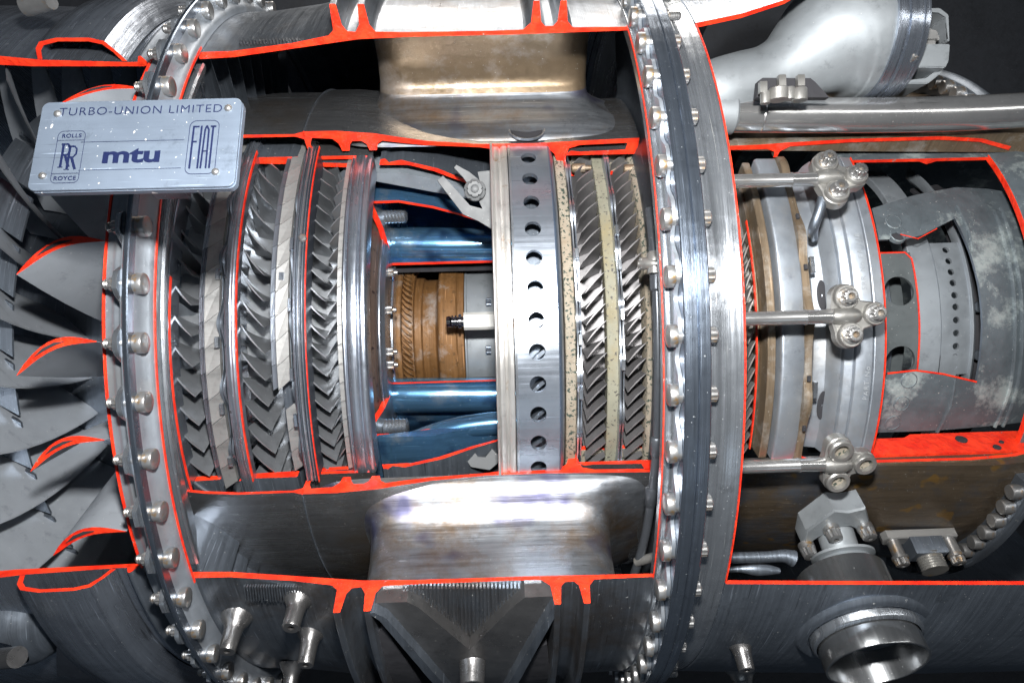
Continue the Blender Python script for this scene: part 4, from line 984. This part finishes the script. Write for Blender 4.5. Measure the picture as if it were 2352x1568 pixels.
# ---- port on the aft casing
xp, tp = cyl(1985, 1452, .905)
pt_ = bpy.data.objects.new('bleed_port', None); S.collection.objects.link(pt_); pt_.parent = E; pt_['label'] = 'round open port tube standing on the lower right casing'; place(pt_, xp, .905, tp)
bm = bmesh.new(); lathe(bm, [(-.03, .136), (-.012, .130), (-.006, .132), (.000, .127), (.003, .123), (.004, .112), (.002, .108), (-.008, .106)], 96, closed=False); obj('port_flange', bm, STD, pt_)
bm = bmesh.new(); lathe(bm, [(-.01, .104), (.014, .104), (.018, .101), (.020, .097)], 96, closed=False); obj('seal_lip', bm, STL, pt_)
bm = bmesh.new(); lathe(bm, [(-.02, .094), (.02, .094), (.026, .0955), (.060, .0955), (.062, .0945), (.062, .0905), (.060, .0895), (-.12, .0895)], 96, closed=False); obj('port_tube', bm, metal('dark_bright_tube', (.26, .27, .28), .22, .9, 'circ', .25, dust=.4, bump=.05), pt_)
bm = bmesh.new(); lathe(bm, [(-.118, .0005), (-.118, .0894)], 48, closed=False); obj('port_floor', bm, BLACKIN, pt_)
b_ = boss(1700, 1480, .89, .017, .016, .05, BOSSM, parent=E); b_['label'] = 'small stub boss near the bottom edge'
# small round-headed plug
boss(1705, 1560, .90, .022, .021, .03, BOSSM, .02, parent=E, name='hex_plug')

# ---- bolted elbow fitting, lower right
x_, t_ = cyl(1905, 1165, .66)
fe = bpy.data.objects.new('bolted_fitting', None); S.collection.objects.link(fe); fe.parent = E; fe['label'] = 'bolted block fitting with a threaded spigot, lower right'; place(fe, x_, .655, t_ , 0)
bm = bmesh.new(); prism(bm, [(-.055, -.075), (-.062, -.02), (-.020, .045), (.012, .040), (.045, .050), (.070, .0), (.060, -.03), (.03, -.01), (.0, -.012), (-.03, -.045)], 0, .050, bev=.004); obj('block', bm, GREY, fe)
bm = bmesh.new(); lathe(bm, [(0, .044), (.02, .038), (.078, .037), (.082, .042), (.087, .064), (.092, .064), (.096, .052), (.101, .055), (.104, .050), (.108, .055), (.112, .050), (.116, .055), (.120, .050), (.134, .045), (.134, .032), (.12, .028)], 56, M=Matrix.Translation((.012, -.035, 0)) @ Matrix.Rotation(R(16), 4, 'X'), closed=False)
obj('spigot', bm, GREY, fe)
for cx, cy in ((-.012, -.012), (.060, -.012), (-.050, -.070)):
    bm = bmesh.new(); lathe(bm, [(.046, .017), (.058, .017), (.060, .0145), (.078, .0135), (.080, .010), (.080, .005), (.074, .005)], 48, M=Matrix.Translation((cx, cy, 0)), mod=lambda z, a: 1 + (.08 * math.cos(12 * a) if .059 < z < .079 else 0)); obj('twelve_point_bolt', bm, BOLT, fe)
# ---- small connector
x_, t_ = cyl(2118, 1250, .68)
sc = bpy.data.objects.new('small_connector', None); S.collection.objects.link(sc); sc.parent = E; sc['label'] = 'small black block connector with two bolts and a threaded spigot'; place(sc, x_, .650, t_)
bm = bmesh.new(); prism(bm, [(-.080, -.018), (.080, -.018), (.086, .0), (.080, .016), (-.080, .016), (-.086, 0)], .0, .020, bev=.002); obj('base_flange', bm, SEG, sc)
bm = bmesh.new(); prism(bm, [(-.032, -.026), (.042, -.026), (.042, .018), (-.032, .018)], .018, .058, bev=.003); obj('black_block', bm, STD, sc)
bm = bmesh.new(); lathe(bm, [(.05 + i * .003, .028 if i % 2 else .025) for i in range(14)], 32, M=Matrix.Translation((.008, -.008, 0))); obj('threaded_spigot', bm, FIT, sc)
for cx in (-.062, .066):
    bm = bmesh.new(); lathe(bm, [(.018, .014), (.055, .014), (.056, .018), (.062, .018), (.063, .0145), (.076, .0135), (.078, .010), (.078, .005), (.073, .005)], 48, M=Matrix.Translation((cx, -.002, 0)), mod=lambda z, a: 1 + (.08 * math.cos(12 * a) if .0625 < z < .077 else 0)); obj('twelve_point_bolt', bm, BOLT, sc)
LT = flat('white_marking', (.5, .5, .5), .6)
# ---- small pipes lower middle right
bm = bmesh.new(); tube(bm, [atd(1670, 1280, -.62), atd(1760, 1278, -.62), atd(1800, 1276, -.62), atd(1822, 1282, -.62)], [.011, .011, .013, .017], 16, sub=4); obj('small_pipe', bm, STD, E, 'thin pipe emerging behind the main flange, low down')
bm = bmesh.new(); tube(bm, [atd(1670, 1308, -.60), atd(1700, 1306, -.60), atd(1740, 1306, -.60), atd(1790, 1310, -.60)], [.006, .007, .014, .006], 12, sub=4); obj('small_pipe', bm, STD, E)

# ---- machinery behind, lower left corner
bm = bmesh.new(); tube(bm, [on(-60, 1520, .93), on(0, 1512, .94), on(40, 1508, .95)], .018, 20, sub=3); obj('corner_stub', bm, BOSSM, E, 'threaded stub in the lower left corner')
bm = bmesh.new()
patch(bm, [cyl(px, py, .90) for px, py in ((130, 1440), (215, 1465), (215, 1568), (128, 1560))], .86, .893, step=3); obj('corner_lug', bm, BLK, E)
x_, t_ = cyl(30, 1490, .89)
bm = bmesh.new(); lathe(bm, [(-.02, .10), (0, .085), (.02, .07), (.03, .05)], 36, closed=False); o = obj('corner_boss', bm, STD, E); place(o, x_ - .02, .87, t_)
# top-left stud
bm = bmesh.new(); tube(bm, [on(60, 12, .94), on(95, 8, .945), on(120, 6, .95)], [.02, .017, .012], 20, sub=3); obj('corner_stud', bm, BOLT, E)

# ================================================================== name plate
NP = bpy.data.objects.new('name_plate', None); S.collection.objects.link(NP)
NP['label'] = 'rectangular aluminium name plate reading TURBO-UNION LIMITED, fixed over the front flange'; NP['category'] = 'name plate'
def depth_pt(px, py, d): return CO + ray(px, py) * d
bl, br_, tl, tr = depth_pt(59, 438, .90), depth_pt(537, 428, .90), depth_pt(101, 236, .936), depth_pt(556, 224, .936)
ux = ((br_ - bl) + (tr - tl)).normalized(); vy = ((tl - bl) + (tr - br_)); vy = (vy - ux * vy.dot(ux)).normalized(); nz = ux.cross(vy)
cen = (bl + br_ + tl + tr) / 4; PW = ((br_ - bl).length + (tr - tl).length) / 2; PH = ((tl - bl).length + (tr - br_).length) / 2
NP.matrix_world = Matrix(((ux.x, vy.x, nz.x, cen.x), (ux.y, vy.y, nz.y, cen.y), (ux.z, vy.z, nz.z, cen.z), (0, 0, 0, 1)))
def rrect(w, h, r, cx=0, cy=0, n=6):
    out = []
    for sx, sy, a0 in ((1, -1, -90), (1, 1, 0), (-1, 1, 90), (-1, -1, 180)):
        for i in range(n + 1):
            a = R(a0 + 90 * i / n); out.append((cx + sx * (w / 2 - r) + r * math.cos(a), cy + sy * (h / 2 - r) + r * math.sin(a)))
    return out
bm = bmesh.new(); prism(bm, rrect(PW, PH, .010), -.004, 0, bev=.0006); prism(bm, rrect(PW, PH, .010, .001, -.001), -.013, -.0045); obj('plate', bm, PLATE, NP)
U, V = PW / 2, PH / 2
for u, v in ((-.415, .36), (.435, .38), (.405, -.34), (-.435, -.34)):
    bm = bmesh.new(); lathe(bm, [(0, .0052), (.0018, .0048), (.0034, .0032), (.0040, .001)], 20, M=Matrix.Translation((u * PW, v * PH, 0))); obj('rivet', bm, BOLT, NP)
def pt(tx, ty):                         # position on the plate from photo-tile fractions (0..1 across, 0..1 down)
    return ((tx - .5) * PW, (.5 - ty) * PH)
def put_text(body, size, tx, ty, sx=1, sy=1, bold=0, spacing=1, shear=0, name='lettering', align='CENTER'):
    me = text_mesh(body, size, 0, spacing, bold, shear, align); o = link(name, me, NP, mats=[INK]); x, y = pt(tx, ty); o.location = (x, y, .0006); o.scale = (sx, sy, 1); return o
def stroke(name, pts, w, z=.0007, closed=False):
    bm = bmesh.new(); n = len(pts); L, Q = [], []
    for i in range(n):
        a = Vector(pts[i - 1] if (closed or i) else pts[0]); b = Vector(pts[(i + 1) % n] if (closed or i < n - 1) else pts[-1]); d = (b - a).normalized(); nr = Vector((-d.y, d.x)); p = Vector(pts[i])
        L.append(bm.verts.new((*(p + nr * w), z))); Q.append(bm.verts.new((*(p - nr * w), z)))
    for i in range(n if closed else n - 1):
        j = (i + 1) % n; bm.faces.new((L[i], L[j], Q[j], Q[i]))
    return obj(name, bm, INK, NP)
put_text('TURBO-UNION LIMITED', .0165, .50, .125, 1.12, 1.06, -.00012, 1.12)
put_text('mtu', .036, .485, .635, 1.36, .92, .0012, 1.0, name='emblem_lettering')
stroke('emblem_line', [pt(.225, .475), pt(.735, .475)], .0003); stroke('emblem_line', [pt(.235, .79), pt(.735, .79)], .0003)
cx, cy = pt(.175, .635); w_, h_ = PW * .135, PH * .58
stroke('emblem_frame', rrect(w_, h_, .007, cx, cy), .00035, closed=True)
stroke('emblem_line', [(cx - w_ / 2, cy + h_ * .32), (cx + w_ / 2, cy + h_ * .32)], .0003); stroke('emblem_line', [(cx - w_ / 2, cy - h_ * .32), (cx + w_ / 2, cy - h_ * .32)], .0003)
put_text('ROLLS', .0082, .175, .635 - .58 * .405, 1.05, 1, .0002, 1.1); put_text('ROYCE', .0082, .175, .635 + .58 * .415, 1.05, 1, .0002, 1.1)
def serif_R(ox, oy, s):
    stroke('emblem_lettering', [(ox, oy - .018 * s), (ox, oy + .018 * s)], .0017)
    stroke('emblem_lettering', [(ox - .003, oy + .018 * s), (ox + .006, oy + .018 * s), (ox + .0095, oy + .014 * s), (ox + .0095, oy + .006 * s), (ox + .006, oy + .001 * s), (ox, oy + .001 * s)], .0012, .0008)
    stroke('emblem_lettering', [(ox + .004, oy + .001 * s), (ox + .011, oy - .018 * s)], .0018, .0009)
    stroke('emblem_lettering', [(ox - .0035, oy - .018 * s), (ox + .0035, oy - .018 * s)], .0006, .0009)
serif_R(cx - .0085, cy + .0018, .95); serif_R(cx + .0005, cy - .0018, .95)
cx, cy = pt(.828, .56); w_, h_ = PW * .145, PH * .60
stroke('emblem_frame', rrect(w_, h_, .009, cx, cy), .0004, closed=True)
hh = h_ * .40
def bar(pts, w=.0013): stroke('emblem_lettering', pts, w, .0008)
x0 = cx - w_ * .36
bar([(x0, cy - hh), (x0, cy + hh)]); bar([(x0, cy + hh - .0012), (x0 + .0075, cy + hh - .0012)], .0012); bar([(x0, cy + hh * .25), (x0 + .006, cy + hh * .25)], .0011)
bar([(x0 + .0105, cy - hh), (x0 + .0105, cy + hh)])
bar([(x0 + .0145, cy - hh), (x0 + .0155, cy + hh * .8), (x0 + .0175, cy + hh)], .0012); bar([(x0 + .0215, cy - hh), (x0 + .0205, cy + hh * .8), (x0 + .0175, cy + hh)], .0012); bar([(x0 + .015, cy - hh * .2), (x0 + .021, cy - hh * .2)], .0009)
bar([(x0 + .0260, cy - hh), (x0 + .0260, cy + hh)]); bar([(x0 + .0225, cy + hh - .0012), (x0 + .0300, cy + hh - .0012)], .0012)
# bracket that carries the plate
bm = bmesh.new(); prism(bm, [(-.02, -.03), (.03, -.03), (.03, .03), (-.02, .03)], -.10, -.013); obj('standoff_post', bm, STD, NP)
